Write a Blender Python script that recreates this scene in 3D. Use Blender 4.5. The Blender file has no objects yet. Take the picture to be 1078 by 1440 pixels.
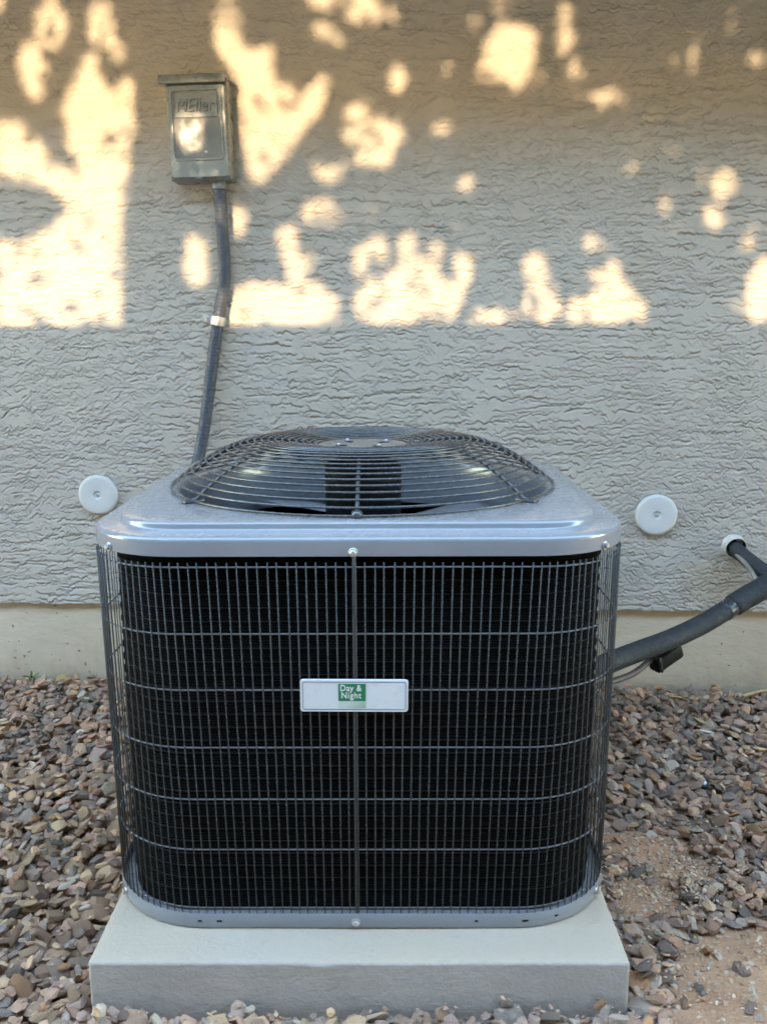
import bpy, bmesh, math, random
import numpy as np
from mathutils import Vector, Matrix, Euler

random.seed(7)
rng = np.random.default_rng(11)
scene = bpy.context.scene
COL = scene.collection
R = math.radians

# ---------------------------------------------------------------- camera
F_PX = 1283.81                       # focal length in pixels of a 1440 px tall picture
PITCH, YAW, ROLL = 0.1935, 0.0059, -0.0038
CAM = Vector((0.045, -1.2553, 0.9743))
cam_data = bpy.data.cameras.new('camera')
cam = bpy.data.objects.new('camera', cam_data)
COL.objects.link(cam)
cam_data.sensor_fit = 'VERTICAL'
cam_data.sensor_height = 36.0
cam_data.lens = F_PX / 1440.0 * 36.0
cam_data.clip_start = 0.02
cam_data.clip_end = 500.0
cam.location = CAM
cam.rotation_mode = 'QUATERNION'
q = (Matrix.Rotation(YAW, 3, 'Z') @ Matrix.Rotation(math.pi / 2 - PITCH, 3, 'X') @ Matrix.Rotation(ROLL, 3, 'Z'))
cam.rotation_quaternion = q.to_quaternion()
scene.camera = cam

# ---------------------------------------------------------------- sky, sun, exposure
SUN_EL, SUN_AZ = R(8.0), R(14.0)      # low sun, over the fence behind the camera and to the left
SUN_DIR = Vector((-math.sin(SUN_AZ) * math.cos(SUN_EL), -math.cos(SUN_AZ) * math.cos(SUN_EL), math.sin(SUN_EL)))
world = bpy.data.worlds.new('World')
scene.world = world
world.use_nodes = True
wn, wl_ = world.node_tree.nodes, world.node_tree.links
wn.clear()
sky_node = wn.new('ShaderNodeTexSky')
sky_node.sky_type = 'NISHITA'
sky_node.sun_disc = False
sky_node.sun_elevation = SUN_EL
sky_node.sun_rotation = math.atan2(SUN_DIR.x, SUN_DIR.y)
sky_node.altitude = 400
sky_node.dust_density = 0.1
sky_node.ozone_density = 0.6
bg = wn.new('ShaderNodeBackground')
bg.inputs['Strength'].default_value = 0.15
wo = wn.new('ShaderNodeOutputWorld')
wl_.new(sky_node.outputs[0], bg.inputs[0])
wl_.new(bg.outputs[0], wo.inputs[0])
sun_data = bpy.data.lights.new('sun', 'SUN')
sun_data.energy = 0.34
sun_data.angle = R(0.5)
sun_data.color = (1.0, 0.73, 0.42)
sun = bpy.data.objects.new('sun', sun_data)
COL.objects.link(sun)
sun.location = SUN_DIR * 20
sun.rotation_euler = SUN_DIR.to_track_quat('Z', 'Y').to_euler()
vs = scene.view_settings
vs.view_transform = 'Standard'
vs.look = 'None'
vs.gamma = 1.0
vs.use_curve_mapping = False
vs.exposure = 5.05

# ---------------------------------------------------------------- material helpers
def new_mat(name):
    m = bpy.data.materials.new(name)
    m.use_nodes = True
    nt = m.node_tree
    b = nt.nodes['Principled BSDF']
    return m, nt, b

class N:
    """tiny node-tree builder"""
    def __init__(self, nt): self.nt = nt
    def node(self, typ, **kw):
        n = self.nt.nodes.new(typ)
        for k, v in kw.items(): setattr(n, k, v)
        return n
    def link(self, a, b): self.nt.links.new(a, b)
    def put(self, sock, v):
        if hasattr(v, 'is_output'): self.link(v, sock)
        else: sock.default_value = v
    def math(self, op, a, b=None, c=None, clamp=False):
        n = self.node('ShaderNodeMath', operation=op, use_clamp=clamp)
        self.put(n.inputs[0], a)
        if b is not None: self.put(n.inputs[1], b)
        if c is not None: self.put(n.inputs[2], c)
        return n.outputs[0]
    def vmath(self, op, a, b=None, s=None):
        n = self.node('ShaderNodeVectorMath', operation=op)
        self.put(n.inputs[0], a)
        if b is not None: self.put(n.inputs[1], b)
        if s is not None: self.put(n.inputs['Scale'], s)
        return n.outputs[0]
    def coord(self, kind='Object'):
        return self.node('ShaderNodeTexCoord').outputs[kind]
    def scaled(self, v, s):
        return self.vmath('MULTIPLY', v, tuple(s))
    def noise(self, v, scale, detail=3, rough=0.55, out='Fac', dist=0.0):
        n = self.node('ShaderNodeTexNoise')
        self.put(n.inputs['Vector'], v)
        n.inputs['Scale'].default_value = scale
        n.inputs['Detail'].default_value = detail
        n.inputs['Roughness'].default_value = rough
        n.inputs['Distortion'].default_value = dist
        return n.outputs['Color' if out == 'Color' else 0]
    def ramp(self, f, stops, interp='LINEAR'):
        n = self.node('ShaderNodeValToRGB')
        cr = n.color_ramp
        cr.interpolation = interp
        while len(cr.elements) < len(stops): cr.elements.new(0.5)
        for e, (p, c) in zip(cr.elements, stops):
            e.position = p
            e.color = c if len(c) == 4 else (*c, 1)
        self.put(n.inputs[0], f)
        return n.outputs[0]
    def maprange(self, v, a, b, c=0.0, d=1.0, interp='LINEAR'):
        n = self.node('ShaderNodeMapRange', interpolation_type=interp)
        self.put(n.inputs[0], v)
        for i, x in enumerate((a, b, c, d)): self.put(n.inputs[i + 1], x)
        return n.outputs[0]
    def mix(self, f, a, b, blend='MIX'):
        n = self.node('ShaderNodeMix', data_type='RGBA', blend_type=blend)
        self.put(n.inputs[0], f)
        self.put(n.inputs[6], a if hasattr(a, 'is_output') else (*a, 1))
        self.put(n.inputs[7], b if hasattr(b, 'is_output') else (*b, 1))
        return n.outputs[2]
    def bump(self, h, dist, strength=1.0, normal=None):
        n = self.node('ShaderNodeBump')
        n.inputs['Strength'].default_value = strength
        n.inputs['Distance'].default_value = dist
        self.put(n.inputs['Height'], h)
        if normal is not None: self.put(n.inputs['Normal'], normal)
        return n.outputs[0]

def plain(name, col, rough=0.5, metal=0.0, spec=0.5, var=0.12, vscale=30, bump=0.0, bscale=200, rvar=0.15, coat=0.0):
    """a coloured surface with slight mottling, uneven gloss and fine relief"""
    m, nt, b = new_mat(name)
    g = N(nt)
    co = g.coord()
    n = g.noise(co, vscale, 5, 0.6)
    lo = tuple(c * (1 - var) for c in col)
    hi = tuple(min(1, c * (1 + var)) for c in col)
    g.link(g.mix(g.maprange(n, 0.3, 0.7), lo, hi), b.inputs['Base Color'])
    n2 = g.noise(co, vscale * 2.7, 4, 0.6)
    g.link(g.maprange(n2, 0.3, 0.7, max(0.02, rough - rvar), min(1, rough + rvar)), b.inputs['Roughness'])
    b.inputs['Metallic'].default_value = metal
    b.inputs['Specular IOR Level'].default_value = spec
    if coat: b.inputs['Coat Weight'].default_value = coat
    if bump:
        g.link(g.bump(g.noise(co, bscale, 3), bump), b.inputs['Normal'])
    return m

# ---------------------------------------------------------------- stucco
def stucco_mat():
    m, nt, b = new_mat('painted_stucco')
    g = N(nt)
    co = g.coord()
    brush = g.noise(g.scaled(co, (10, 10, 230)), 1.0, 2, 0.6)
    h = g.math('MULTIPLY', brush, 0.5)
    h = g.math('MULTIPLY_ADD', g.noise(co, 230, 3, 0.6), 0.7, h)
    g.link(g.bump(h, 0.0009), b.inputs['Normal'])
    tone = g.noise(co, 2.2, 4, 0.6)
    col = g.mix(g.maprange(tone, 0.3, 0.7), (0.395, 0.348, 0.302), (0.447, 0.397, 0.347))
    # unpainted, smeared patch below the pipe hole
    d = g.vmath('SUBTRACT', co, (0.90, 0.0, 0.335))
    d = g.scaled(d, (7.5, 0.0, 10.0))
    dl = g.node('ShaderNodeVectorMath', operation='LENGTH')
    g.link(d, dl.inputs[0])
    dd = g.math('ADD', dl.outputs['Value'], g.math('MULTIPLY', g.math('SUBTRACT', g.noise(g.scaled(co, (14, 14, 40)), 1.0, 4, 0.7), 0.5), 1.6))
    col = g.mix(g.maprange(dd, 0.2, 1.0, 0.75, 0.0), col, (0.36, 0.29, 0.205))
    st = g.noise(g.scaled(co, (5, 5, 1.6)), 1.0, 5, 0.65)
    col = g.mix(g.maprange(st, 0.52, 0.75, 0, 0.45), col, (0.35, 0.30, 0.235))
    grit = g.noise(co, 320, 2, 0.5)
    col = g.mix(g.maprange(grit, 0.62, 0.72, 0.0, 0.25), col, (0.28, 0.24, 0.20))
    g.link(col, b.inputs['Base Color'])
    b.inputs['Roughness'].default_value = 0.75
    b.inputs['Specular IOR Level'].default_value = 0.3
    return m

def foundation_mat():
    m, nt, b = new_mat('foundation_concrete')
    g = N(nt)
    co = g.coord()
    n = g.noise(g.scaled(co, (1, 1, 2.5)), 5, 5, 0.6)
    col = g.mix(g.maprange(n, 0.3, 0.7), (0.45, 0.37, 0.28), (0.53, 0.445, 0.345))
    fz = g.node('ShaderNodeSeparateXYZ')
    g.link(co, fz.inputs[0])
    spl = g.math('ADD', g.maprange(fz.outputs[2], 0.16, 0.02, 0.0, 0.8), g.math('MULTIPLY', g.math('SUBTRACT', g.noise(g.scaled(co, (3, 3, 1.5)), 6, 6, 0.7), 0.5), 1.5))
    col = g.mix(g.maprange(spl, 0.3, 1.0, 0, 0.55), col, (0.32, 0.225, 0.15))
    pits = g.noise(g.scaled(co, (1, 1, 1.3)), 70, 2, 0.5)
    pm = g.maprange(pits, 0.70, 0.735)
    col = g.mix(pm, col, (0.20, 0.165, 0.125))
    g.link(col, b.inputs['Base Color'])
    h = g.math('MULTIPLY_ADD', pm, -1.0, g.math('MULTIPLY', g.noise(g.scaled(co, (12, 12, 26)), 1, 5, 0.65), 1.4))
    g.link(g.bump(h, 0.003), b.inputs['Normal'])
    b.inputs['Roughness'].default_value = 0.85
    return m

def dirt_mat():
    m, nt, b = new_mat('dirt')
    g = N(nt)
    co = g.coord()
    n = g.noise(co, 9, 6, 0.65)
    col = g.mix(g.maprange(n, 0.3, 0.7), (0.42, 0.215, 0.115), (0.54, 0.31, 0.18))
    n2 = g.noise(co, 160, 4, 0.7)
    col = g.mix(g.maprange(n2, 0.5, 0.75), col, (0.60, 0.39, 0.25))
    g.link(col, b.inputs['Base Color'])
    h = g.math('ADD', g.math('MULTIPLY', g.noise(co, 40, 6, 0.7), 1.0), g.math('MULTIPLY', n2, 0.4))
    g.link(g.bump(h, 0.008), b.inputs['Normal'])
    b.inputs['Roughness'].default_value = 0.95
    b.inputs['Specular IOR Level'].default_value = 0.15
    return m

def stone_mat(name, src):
    m, nt, b = new_mat(name)
    g = N(nt)
    if src == 'object':
        c = g.node('ShaderNodeObjectInfo').outputs['Color']
        co = g.coord('Object')
    else:
        c = g.node('ShaderNodeAttribute', attribute_name='stone_colour').outputs['Color']
        co = g.coord('Object')
    n = g.noise(co, 110, 5, 0.65)
    col = g.mix(g.maprange(n, 0.3, 0.7), c, g.mix(0.45, c, (0.42, 0.33, 0.255)))
    n3 = g.noise(co, 60, 3, 0.6)
    col = g.mix(g.maprange(n3, 0.55, 0.75, 0, 0.5), col, g.vmath('SCALE', c, s=0.6))
    n4 = g.noise(co, 300, 3, 0.6)
    col = g.mix(g.maprange(n4, 0.60, 0.78, 0, 0.6), col, (0.42, 0.36, 0.30))
    g.link(col, b.inputs['Base Color'])
    g.link(g.bump(g.noise(co, 180, 5, 0.7), 0.003), b.inputs['Normal'])
    b.inputs['Roughness'].default_value = 0.85
    b.inputs['Specular IOR Level'].default_value = 0.25
    return m

def pad_mat():
    m, nt, b = new_mat('pad_concrete')
    g = N(nt)
    co = g.coord()
    n = g.noise(co, 6, 6, 0.65)
    col = g.mix(g.maprange(n, 0.3, 0.7), (0.365, 0.317, 0.288), (0.435, 0.382, 0.347))
    n2 = g.noise(co, 45, 5, 0.7)
    col = g.mix(g.maprange(n2, 0.5, 0.8, 0, 0.5), col, (0.34, 0.31, 0.275))
    n3 = g.noise(co, 230, 3, 0.6)
    col = g.mix(g.maprange(n3, 0.62, 0.75, 0, 0.35), col, (0.25, 0.22, 0.19))
    # dust that settled on the upward faces
    nz = g.node('ShaderNodeSeparateXYZ')
    g.link(g.node('ShaderNodeNewGeometry').outputs['Normal'], nz.inputs[0])
    dust = g.math('MULTIPLY', g.maprange(nz.outputs[2], 0.5, 0.9), g.maprange(g.noise(co, 4, 5, 0.6), 0.25, 0.7, 0.55, 0.95))
    col = g.mix(dust, col, (0.43, 0.33, 0.235))
    sp = g.noise(g.scaled(co, (1, 1, 1)), 28, 5, 0.75)
    col = g.mix(g.maprange(sp, 0.60, 0.72, 0, 0.45), col, (0.30, 0.26, 0.215))
    sz_ = g.node('ShaderNodeSeparateXYZ')
    g.link(co, sz_.inputs[0])
    # soil splashed up the lower edge
    spl = g.math('ADD', g.maprange(sz_.outputs[2], 0.075, 0.03, 0.0, 0.6), g.math('MULTIPLY', g.math('SUBTRACT', g.noise(co, 60, 5, 0.7), 0.5), 1.2))
    col = g.mix(g.maprange(spl, 0.25, 0.8, 0, 0.7), col, (0.36, 0.27, 0.20))
    g.link(col, b.inputs['Base Color'])
    h = g.math('ADD', g.noise(co, 160, 4, 0.6), g.math('MULTIPLY', g.noise(co, 14, 4, 0.6), 1.5))
    g.link(g.bump(h, 0.0016), b.inputs['Normal'])
    b.inputs['Roughness'].default_value = 0.8
    return m

def coil_mat():
    m, nt, b = new_mat('black_coil_fins')
    g = N(nt)
    co = g.coord()
    sx = g.node('ShaderNodeSeparateXYZ')
    g.link(co, sx.inputs[0])
    saw = g.math('SINE', g.math('MULTIPLY', sx.outputs[2], 2 * math.pi / 0.0042))
    n = g.noise(g.scaled(co, (20, 20, 60)), 1, 4, 0.6)
    col = g.mix(g.maprange(n, 0.35, 0.7), (0.0015, 0.0015, 0.0018), (0.0042, 0.004, 0.0038))
    g.link(col, b.inputs['Base Color'])
    g.link(g.bump(saw, 0.0012), b.inputs['Normal'])
    b.inputs['Roughness'].default_value = 0.6
    b.inputs['Specular IOR Level'].default_value = 0.06
    return m

def bark_mat():
    return plain('bark', (0.12, 0.09, 0.065), 0.9, var=0.4, vscale=25, bump=0.02, bscale=30)

def block_mat():
    m, nt, b = new_mat('fence_block')
    g = N(nt)
    co = g.coord()
    br = g.node('ShaderNodeTexBrick')
    mp = g.node('ShaderNodeMapping')
    mp.inputs['Rotation'].default_value = (R(90), 0, 0)
    g.link(co, mp.inputs[0])
    g.link(mp.outputs[0], br.inputs[0])
    br.inputs['Scale'].default_value = 1.0
    br.inputs['Brick Width'].default_value = 0.4
    br.inputs['Row Height'].default_value = 0.2
    br.inputs['Mortar Size'].default_value = 0.006
    br.inputs['Color1'].default_value = (0.40, 0.35, 0.29, 1)
    br.inputs['Color2'].default_value = (0.36, 0.315, 0.26, 1)
    br.inputs['Mortar'].default_value = (0.33, 0.30, 0.26, 1)
    g.link(br.outputs[0], b.inputs['Base Color'])
    g.link(g.bump(g.math('MULTIPLY_ADD', br.outputs['Fac'], -1.0, g.noise(co, 80, 4)), 0.006), b.inputs['Normal'])
    b.inputs['Roughness'].default_value = 0.9
    return m

def lid_mat():
    m, nt, b = new_mat('grey_enamel')
    g = N(nt)
    co = g.coord()
    n = g.noise(co, 7, 5, 0.6)
    col = g.mix(g.maprange(n, 0.3, 0.7), (0.185, 0.19, 0.213), (0.215, 0.22, 0.243))
    spots = g.node('ShaderNodeTexVoronoi')
    g.link(co, spots.inputs['Vector'])
    spots.inputs['Scale'].default_value = 34
    sp = g.math('MULTIPLY', g.maprange(spots.outputs['Distance'], 0.10, 0.16, 1, 0), g.maprange(g.noise(co, 18, 2), 0.48, 0.6))
    nz = g.node('ShaderNodeSeparateXYZ')
    g.link(g.node('ShaderNodeNewGeometry').outputs['Normal'], nz.inputs[0])
    up = g.maprange(nz.outputs[2], 0.6, 0.95)
    dust = g.math('MULTIPLY', up, g.maprange(g.noise(co, 11, 6, 0.7), 0.3, 0.8, 0.18, 0.36))
    dust = g.math('MAXIMUM', dust, g.math("MULTIPLY", g.math("MULTIPLY", sp, up), 0.10))
    col = g.mix(dust, col, (0.34, 0.305, 0.265))
    g.link(col, b.inputs['Base Color'])
    g.link(g.math('MULTIPLY_ADD', dust, 0.30, g.maprange(g.noise(co, 22, 5, 0.65), 0.3, 0.7, 0.13, 0.24)), b.inputs['Roughness'])
    b.inputs['Specular IOR Level'].default_value = 0.7
    b.inputs['Coat Weight'].default_value = 0.4
    b.inputs['Coat Roughness'].default_value = 0.12
    g.link(g.bump(g.noise(co, 9, 2, 0.5), 0.0005), b.inputs['Normal'])
    return m
MAT = {
    'stucco': stucco_mat(), 'foundation': foundation_mat(), 'dirt': dirt_mat(), 'pad': pad_mat(),
    'coil': coil_mat(), 'stone': stone_mat('loose_stone', 'object'), 'gravel': stone_mat('gravel_stone', 'attr'),
    'lid': lid_mat(),
    'hwire_lit': plain('top_lit_cross_wire', (0.12, 0.12, 0.128), 0.4, spec=0.5, var=0.15, vscale=40),  # same grey wire with the light from above put into its colour
    'wire': plain('grey_coated_wire', (0.062, 0.060, 0.059), 0.55, spec=0.35, var=0.15, vscale=40),
    'dark_wire': plain('guard_wire', (0.075, 0.076, 0.08), 0.25, spec=0.8, metal=0.3, var=0.15, vscale=40),
    'tube': plain('coil_tube_metal', (0.009, 0.0088, 0.0085), 0.7, spec=0.12, var=0.3, vscale=25),
    'post': plain('galvanised_strip', (0.34, 0.34, 0.34), 0.4, metal=0.5, var=0.2, vscale=25),
    'screw': plain('zinc', (0.55, 0.55, 0.56), 0.35, metal=0.9, var=0.1),
    'black': plain('black_parts_and_shade', (0.005, 0.005, 0.0055), 0.6, spec=0.2, var=0.2),  # black parts, and painted shade in small openings and the pipe sleeve
    'blade': plain('fan_blade_paint', (0.19, 0.20, 0.22), 0.6, spec=0.3, var=0.1, vscale=12),
    'hub': plain('dull_zinc_plate', (0.19, 0.182, 0.172), 0.36, metal=0.4, var=0.15, vscale=30),
    'plate': plain('nameplate_white', (0.62, 0.63, 0.66), 0.35, var=0.02),
    'plate_line': plain('nameplate_grey', (0.13, 0.15, 0.21), 0.4, var=0.03),
    'green': plain('badge_green', (0.006, 0.16, 0.07), 0.4, var=0.04),
    'badge_pale': None,
    'letter': plain('lettering_white', (0.72, 0.75, 0.72), 0.4, var=0.02),
    'box': plain('grey_box_paint', (0.15, 0.16, 0.163), 0.3, spec=0.6, var=0.08, vscale=14),
    'box_dark': plain('grey_panel_paint', (0.115, 0.12, 0.125), 0.38, spec=0.5, var=0.08, vscale=14),
    'conduit': plain('grey_blue_conduit', (0.046, 0.054, 0.074), 0.5, var=0.12, vscale=22),
    'strap': plain('strap_steel', (0.45, 0.44, 0.42), 0.4, metal=0.6, var=0.15),
    'cap': plain('white_plastic', (0.50, 0.49, 0.485), 0.5, var=0.03, vscale=12),
    'foam': plain('black_foam', (0.026, 0.027, 0.031), 0.7, spec=0.35, var=0.2, vscale=25, bump=0.0016, bscale=120),
    'tape': plain('black_tape', (0.03, 0.032, 0.04), 0.28, var=0.2, vscale=30),
    'copper': plain('weathered_tube', (0.23, 0.20, 0.165), 0.5, metal=0.3, var=0.3),
    'cable': plain('cable_jacket', (0.10, 0.075, 0.075), 0.55, var=0.2),
    'pvc': plain('painted_sleeve', (0.50, 0.465, 0.43), 0.7, var=0.15, vscale=40, bump=0.004, bscale=60),
    'bark': bark_mat(), 'block': block_mat(),
    'leaf': plain('leaf', (0.055, 0.085, 0.03), 0.5, var=0.4, vscale=6),
    'weed': plain('weed_leaf', (0.10, 0.16, 0.035), 0.6, var=0.3),
    'straw': plain('dry_straw', (0.42, 0.29, 0.13), 0.7, var=0.3, vscale=60),
    'eave': plain('eave_paint', (0.42, 0.39, 0.34), 0.7, var=0.05),
    'chip': plain('white_chip', (0.7, 0.68, 0.66), 0.6, var=0.1),
}
def badge_pale():
    m, nt, b = new_mat('badge_fade')
    g = N(nt)
    s = g.node('ShaderNodeSeparateXYZ')
    g.link(g.coord(), s.inputs[0])
    f = g.math('ADD', g.maprange(s.outputs[0], -0.0205, 0.0205, 0.0, 0.75), g.maprange(s.outputs[2], 0.004, -0.022, -0.2, 0.25))
    g.link(g.mix(g.math('MAXIMUM', f, 0.1), (0.55, 0.60, 0.58), (0.12, 0.30, 0.20)), b.inputs['Base Color'])
    b.inputs['Roughness'].default_value = 0.4
    return m
MAT['badge_pale'] = badge_pale()

# ---------------------------------------------------------------- mesh helpers
def link(o, parent=None):
    COL.objects.link(o)
    if parent is not None: o.parent = parent
    return o
def obj(name, me, mat=None, parent=None, loc=None, rot=None):
    o = bpy.data.objects.new(name, me)
    if mat is not None and me is not None and not me.materials:
        me.materials.append(MAT[mat] if isinstance(mat, str) else mat)
    if loc is not None: o.location = loc
    if rot is not None: o.rotation_euler = rot
    return link(o, parent)
def tag(o, label, cat, group=None, kind=None):
    o['label'] = label
    o['category'] = cat
    if group: o['group'] = group
    if kind: o['kind'] = kind
    return o
def empty(name, loc=(0, 0, 0), rz=0.0, rot=None):
    o = bpy.data.objects.new(name, None)
    o.empty_display_size = 0.1
    o.location = loc
    o.rotation_euler = rot if rot else (0, 0, rz)
    return link(o)
def mesh(name, verts, faces, smooth=False, edges=()):
    me = bpy.data.meshes.new(name)
    me.from_pydata([tuple(v) for v in verts], list(edges), faces)
    me.update()
    if smooth: me.shade_smooth()
    return me
def from_bm(name, bm, smooth=False, sharp=None):
    bmesh.ops.recalc_face_normals(bm, faces=bm.faces)
    me = bpy.data.meshes.new(name)
    bm.to_mesh(me)
    bm.free()
    if smooth:
        me.shade_smooth()
        if sharp: me.set_sharp_from_angle(angle=R(sharp))
    return me
def bm_box(bm, c, s, bevel=0.0, seg=2, rot=None):
    r = bmesh.ops.create_cube(bm, size=1.0)
    vs_ = r['verts']
    bmesh.ops.scale(bm, vec=s, verts=vs_)
    if bevel:
        es = list({e for v in vs_ for e in v.link_edges})
        rr = bmesh.ops.bevel(bm, geom=es, offset=bevel, segments=seg, profile=0.5, affect='EDGES')
        vs_ = list({v for f in rr['faces'] for v in f.verts} | {v for v in vs_ if v.is_valid})
    if rot is not None: bmesh.ops.rotate(bm, cent=(0, 0, 0), matrix=rot, verts=vs_)
    bmesh.ops.translate(bm, vec=c, verts=vs_)
    return vs_
def box_mesh(name, c, s, bevel=0.0, seg=2, rot=None):
    bm = bmesh.new()
    bm_box(bm, c, s, bevel, seg, rot)
    return from_bm(name, bm, bevel > 0, 40)
def loft(loops, closed=True, cap0=False, cap1=False):
    """loops: list of equal-length point lists"""
    n = len(loops[0])
    v = [p for l in loops for p in l]
    f = []
    for i in range(len(loops) - 1):
        for j in range(n if closed else n - 1):
            a, b = i * n + j, i * n + (j + 1) % n
            f.append((a, b, b + n, a + n))
    if cap0: f.append(tuple(reversed(range(n))))
    if cap1: f.append(tuple(range((len(loops) - 1) * n, len(loops) * n)))
    return v, f
def lathe(profile, n=32, cap0=False, cap1=False):
    """profile of (r, z), about z"""
    return loft([[(r * math.cos(2 * math.pi * k / n), r * math.sin(2 * math.pi * k / n), z) for k in range(n)] for r, z in profile], True, cap0, cap1)
def tube(path, rad, n=8, closed=False, caps=True):
    """sweep a circle (rad may be a list) along path of points; parallel transport"""
    P = [Vector(p) for p in path]
    m = len(P)
    rads = rad if hasattr(rad, '__len__') else [rad] * m
    T = []
    for i in range(m):
        a = P[(i - 1) % m] if (closed or i > 0) else P[i]
        b = P[(i + 1) % m] if (closed or i < m - 1) else P[i]
        T.append((b - a).normalized())
    ref = Vector((0, 0, 1)) if abs(T[0].z) < 0.9 else Vector((1, 0, 0))
    nrm = (ref - T[0] * ref.dot(T[0])).normalized()
    loops = []
    for i in range(m):
        nrm = (nrm - T[i] * nrm.dot(T[i])).normalized()
        bi = T[i].cross(nrm)
        loops.append([P[i] + (nrm * math.cos(2 * math.pi * k / n) + bi * math.sin(2 * math.pi * k / n)) * rads[i] for k in range(n)])
    if closed: loops.append(loops[0])
    return loft(loops, True, caps and not closed, caps and not closed)
def tube_mesh(name, path, rad, n=8, closed=False):
    v, f = tube(path, rad, n, closed)
    return mesh(name, v, f, True)
def smooth_path(pts, per=6):
    """Catmull-Rom through pts"""
    P = [Vector(p) for p in pts]
    P = [P[0] * 2 - P[1]] + P + [P[-1] * 2 - P[-2]]
    out = []
    for i in range(1, len(P) - 2):
        for k in range(per):
            t = k / per
            a, b, c, d = P[i - 1], P[i], P[i + 1], P[i + 2]
            out.append(0.5 * ((2 * b) + (c - a) * t + (2 * a - 5 * b + 4 * c - d) * t * t + (3 * b - a - 3 * c + d) * t ** 3))
    out.append(P[-2])
    return out
def rrect(w, d, r, seg=10, side=10):
    """rounded rectangle outline centred on origin, counter-clockwise"""
    pts = []
    hw, hd = w / 2, d / 2
    cs = [((hw - r, -hd + r), -90), ((hw - r, hd - r), 0), ((-hw + r, hd - r), 90), ((-hw + r, -hd + r), 180)]
    for i, ((cx, cy), a0) in enumerate(cs):
        for k in range(seg + 1):
            a = R(a0 + 90 * k / seg)
            pts.append((cx + r * math.cos(a), cy + r * math.sin(a)))
        (nx, ny), na = cs[(i + 1) % 4]
        a = R(na)
        end = (nx + r * math.cos(a), ny + r * math.sin(a))
        st = pts[-1]
        for k in range(1, side):
            pts.append((st[0] + (end[0] - st[0]) * k / side, st[1] + (end[1] - st[1]) * k / side))
    return pts
def text_mesh(name, body, size, extrude, shear=0.0, xscale=1.0, spacing=1.0, line=1.0, bold=0.0):
    cu = bpy.data.curves.new(name, 'FONT')
    cu.body = body
    cu.size = size
    cu.extrude = extrude
    cu.shear = shear
    cu.offset = bold
    cu.space_character = spacing
    cu.space_line = line
    cu.resolution_u = 3
    t = bpy.data.objects.new(name, cu)
    COL.objects.link(t)
    dg = bpy.context.evaluated_depsgraph_get()
    me = bpy.data.meshes.new_from_object(t.evaluated_get(dg))
    bpy.data.objects.remove(t)
    bpy.data.curves.remove(cu)
    co = np.empty(len(me.vertices) * 3, np.float32)
    me.vertices.foreach_get('co', co)
    co = co.reshape(-1, 3)
    x, y, z = co[:, 0] * xscale, co[:, 1].copy(), co[:, 2].copy()
    x -= (x.min() + x.max()) / 2
    y -= (y.min() + y.max()) / 2
    out = np.stack([x, -z, y], 1)          # stands upright, faces -y
    me.vertices.foreach_set('co', out.astype(np.float32).ravel())
    me.update()
    me.name = name
    return me

# ================================================================= SETTING
WALL_Y, WALL_A = 1.1131, -0.0465
Z_STUCCO = 0.248
GROUND_Z = -0.026
def on_wall(x, off, z):
    """world point: x along the wall (world x), off metres out from its face, height z"""
    n = Vector((math.sin(WALL_A), -math.cos(WALL_A), 0))
    return Vector((x, WALL_Y + math.tan(WALL_A) * x, z)) + n * off

# ---- ground
DIRT = [(0.54, 0.375, 0.085, 0.05), (0.60, 0.29, 0.05, 0.05), (0.65, 0.03, 0.12, 0.08), (0.59, -0.08, 0.12, 0.09), (0.50, 0.21, 0.05, 0.06)]
def dirt_amount(x, y):
    v = 0.0
    for cx, cy, rx, ry in DIRT:
        d = ((x - cx) / rx) ** 2 + ((y - cy) / ry) ** 2
        v = np.maximum(v, np.exp(-d * 0.7))
    return v
def ground_height(x, y):
    h = GROUND_Z + 0.020 * dirt_amount(x, y) + 0.030 * np.clip((y - 0.35) / 0.7, 0, 1.2)
    h = h + 0.004 * np.clip((-0.045 - y) / 0.03, 0, 1) * (np.abs(x) < 0.47)
    h = h + 0.004 * np.sin(x * 9 + y * 5) * np.cos(y * 11 - x * 3)
    return h
gx = np.concatenate([[-40, -20, -8, -4, -2.5], np.arange(-1.8, 1.8001, 0.02), [2.5, 4, 8, 20, 40]])
gy = np.concatenate([[-40, -20, -8, -4, -2, -1.2], np.arange(-0.9, 1.5001, 0.02), [2.5, 5, 10, 20, 40]])
GX, GY = np.meshgrid(gx, gy)
GZ = ground_height(GX, GY)
nx_, ny_ = len(gx), len(gy)
gf = [(j * nx_ + i, j * nx_ + i + 1, (j + 1) * nx_ + i + 1, (j + 1) * nx_ + i) for j in range(ny_ - 1) for i in range(nx_ - 1)]
ground = obj('ground', mesh('ground', np.stack([GX.ravel(), GY.ravel(), GZ.ravel()], 1).tolist(), gf, True), 'dirt')
ground['kind'] = 'structure'
ground['label'] = 'bare reddish brown dirt under the gravel'

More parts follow.
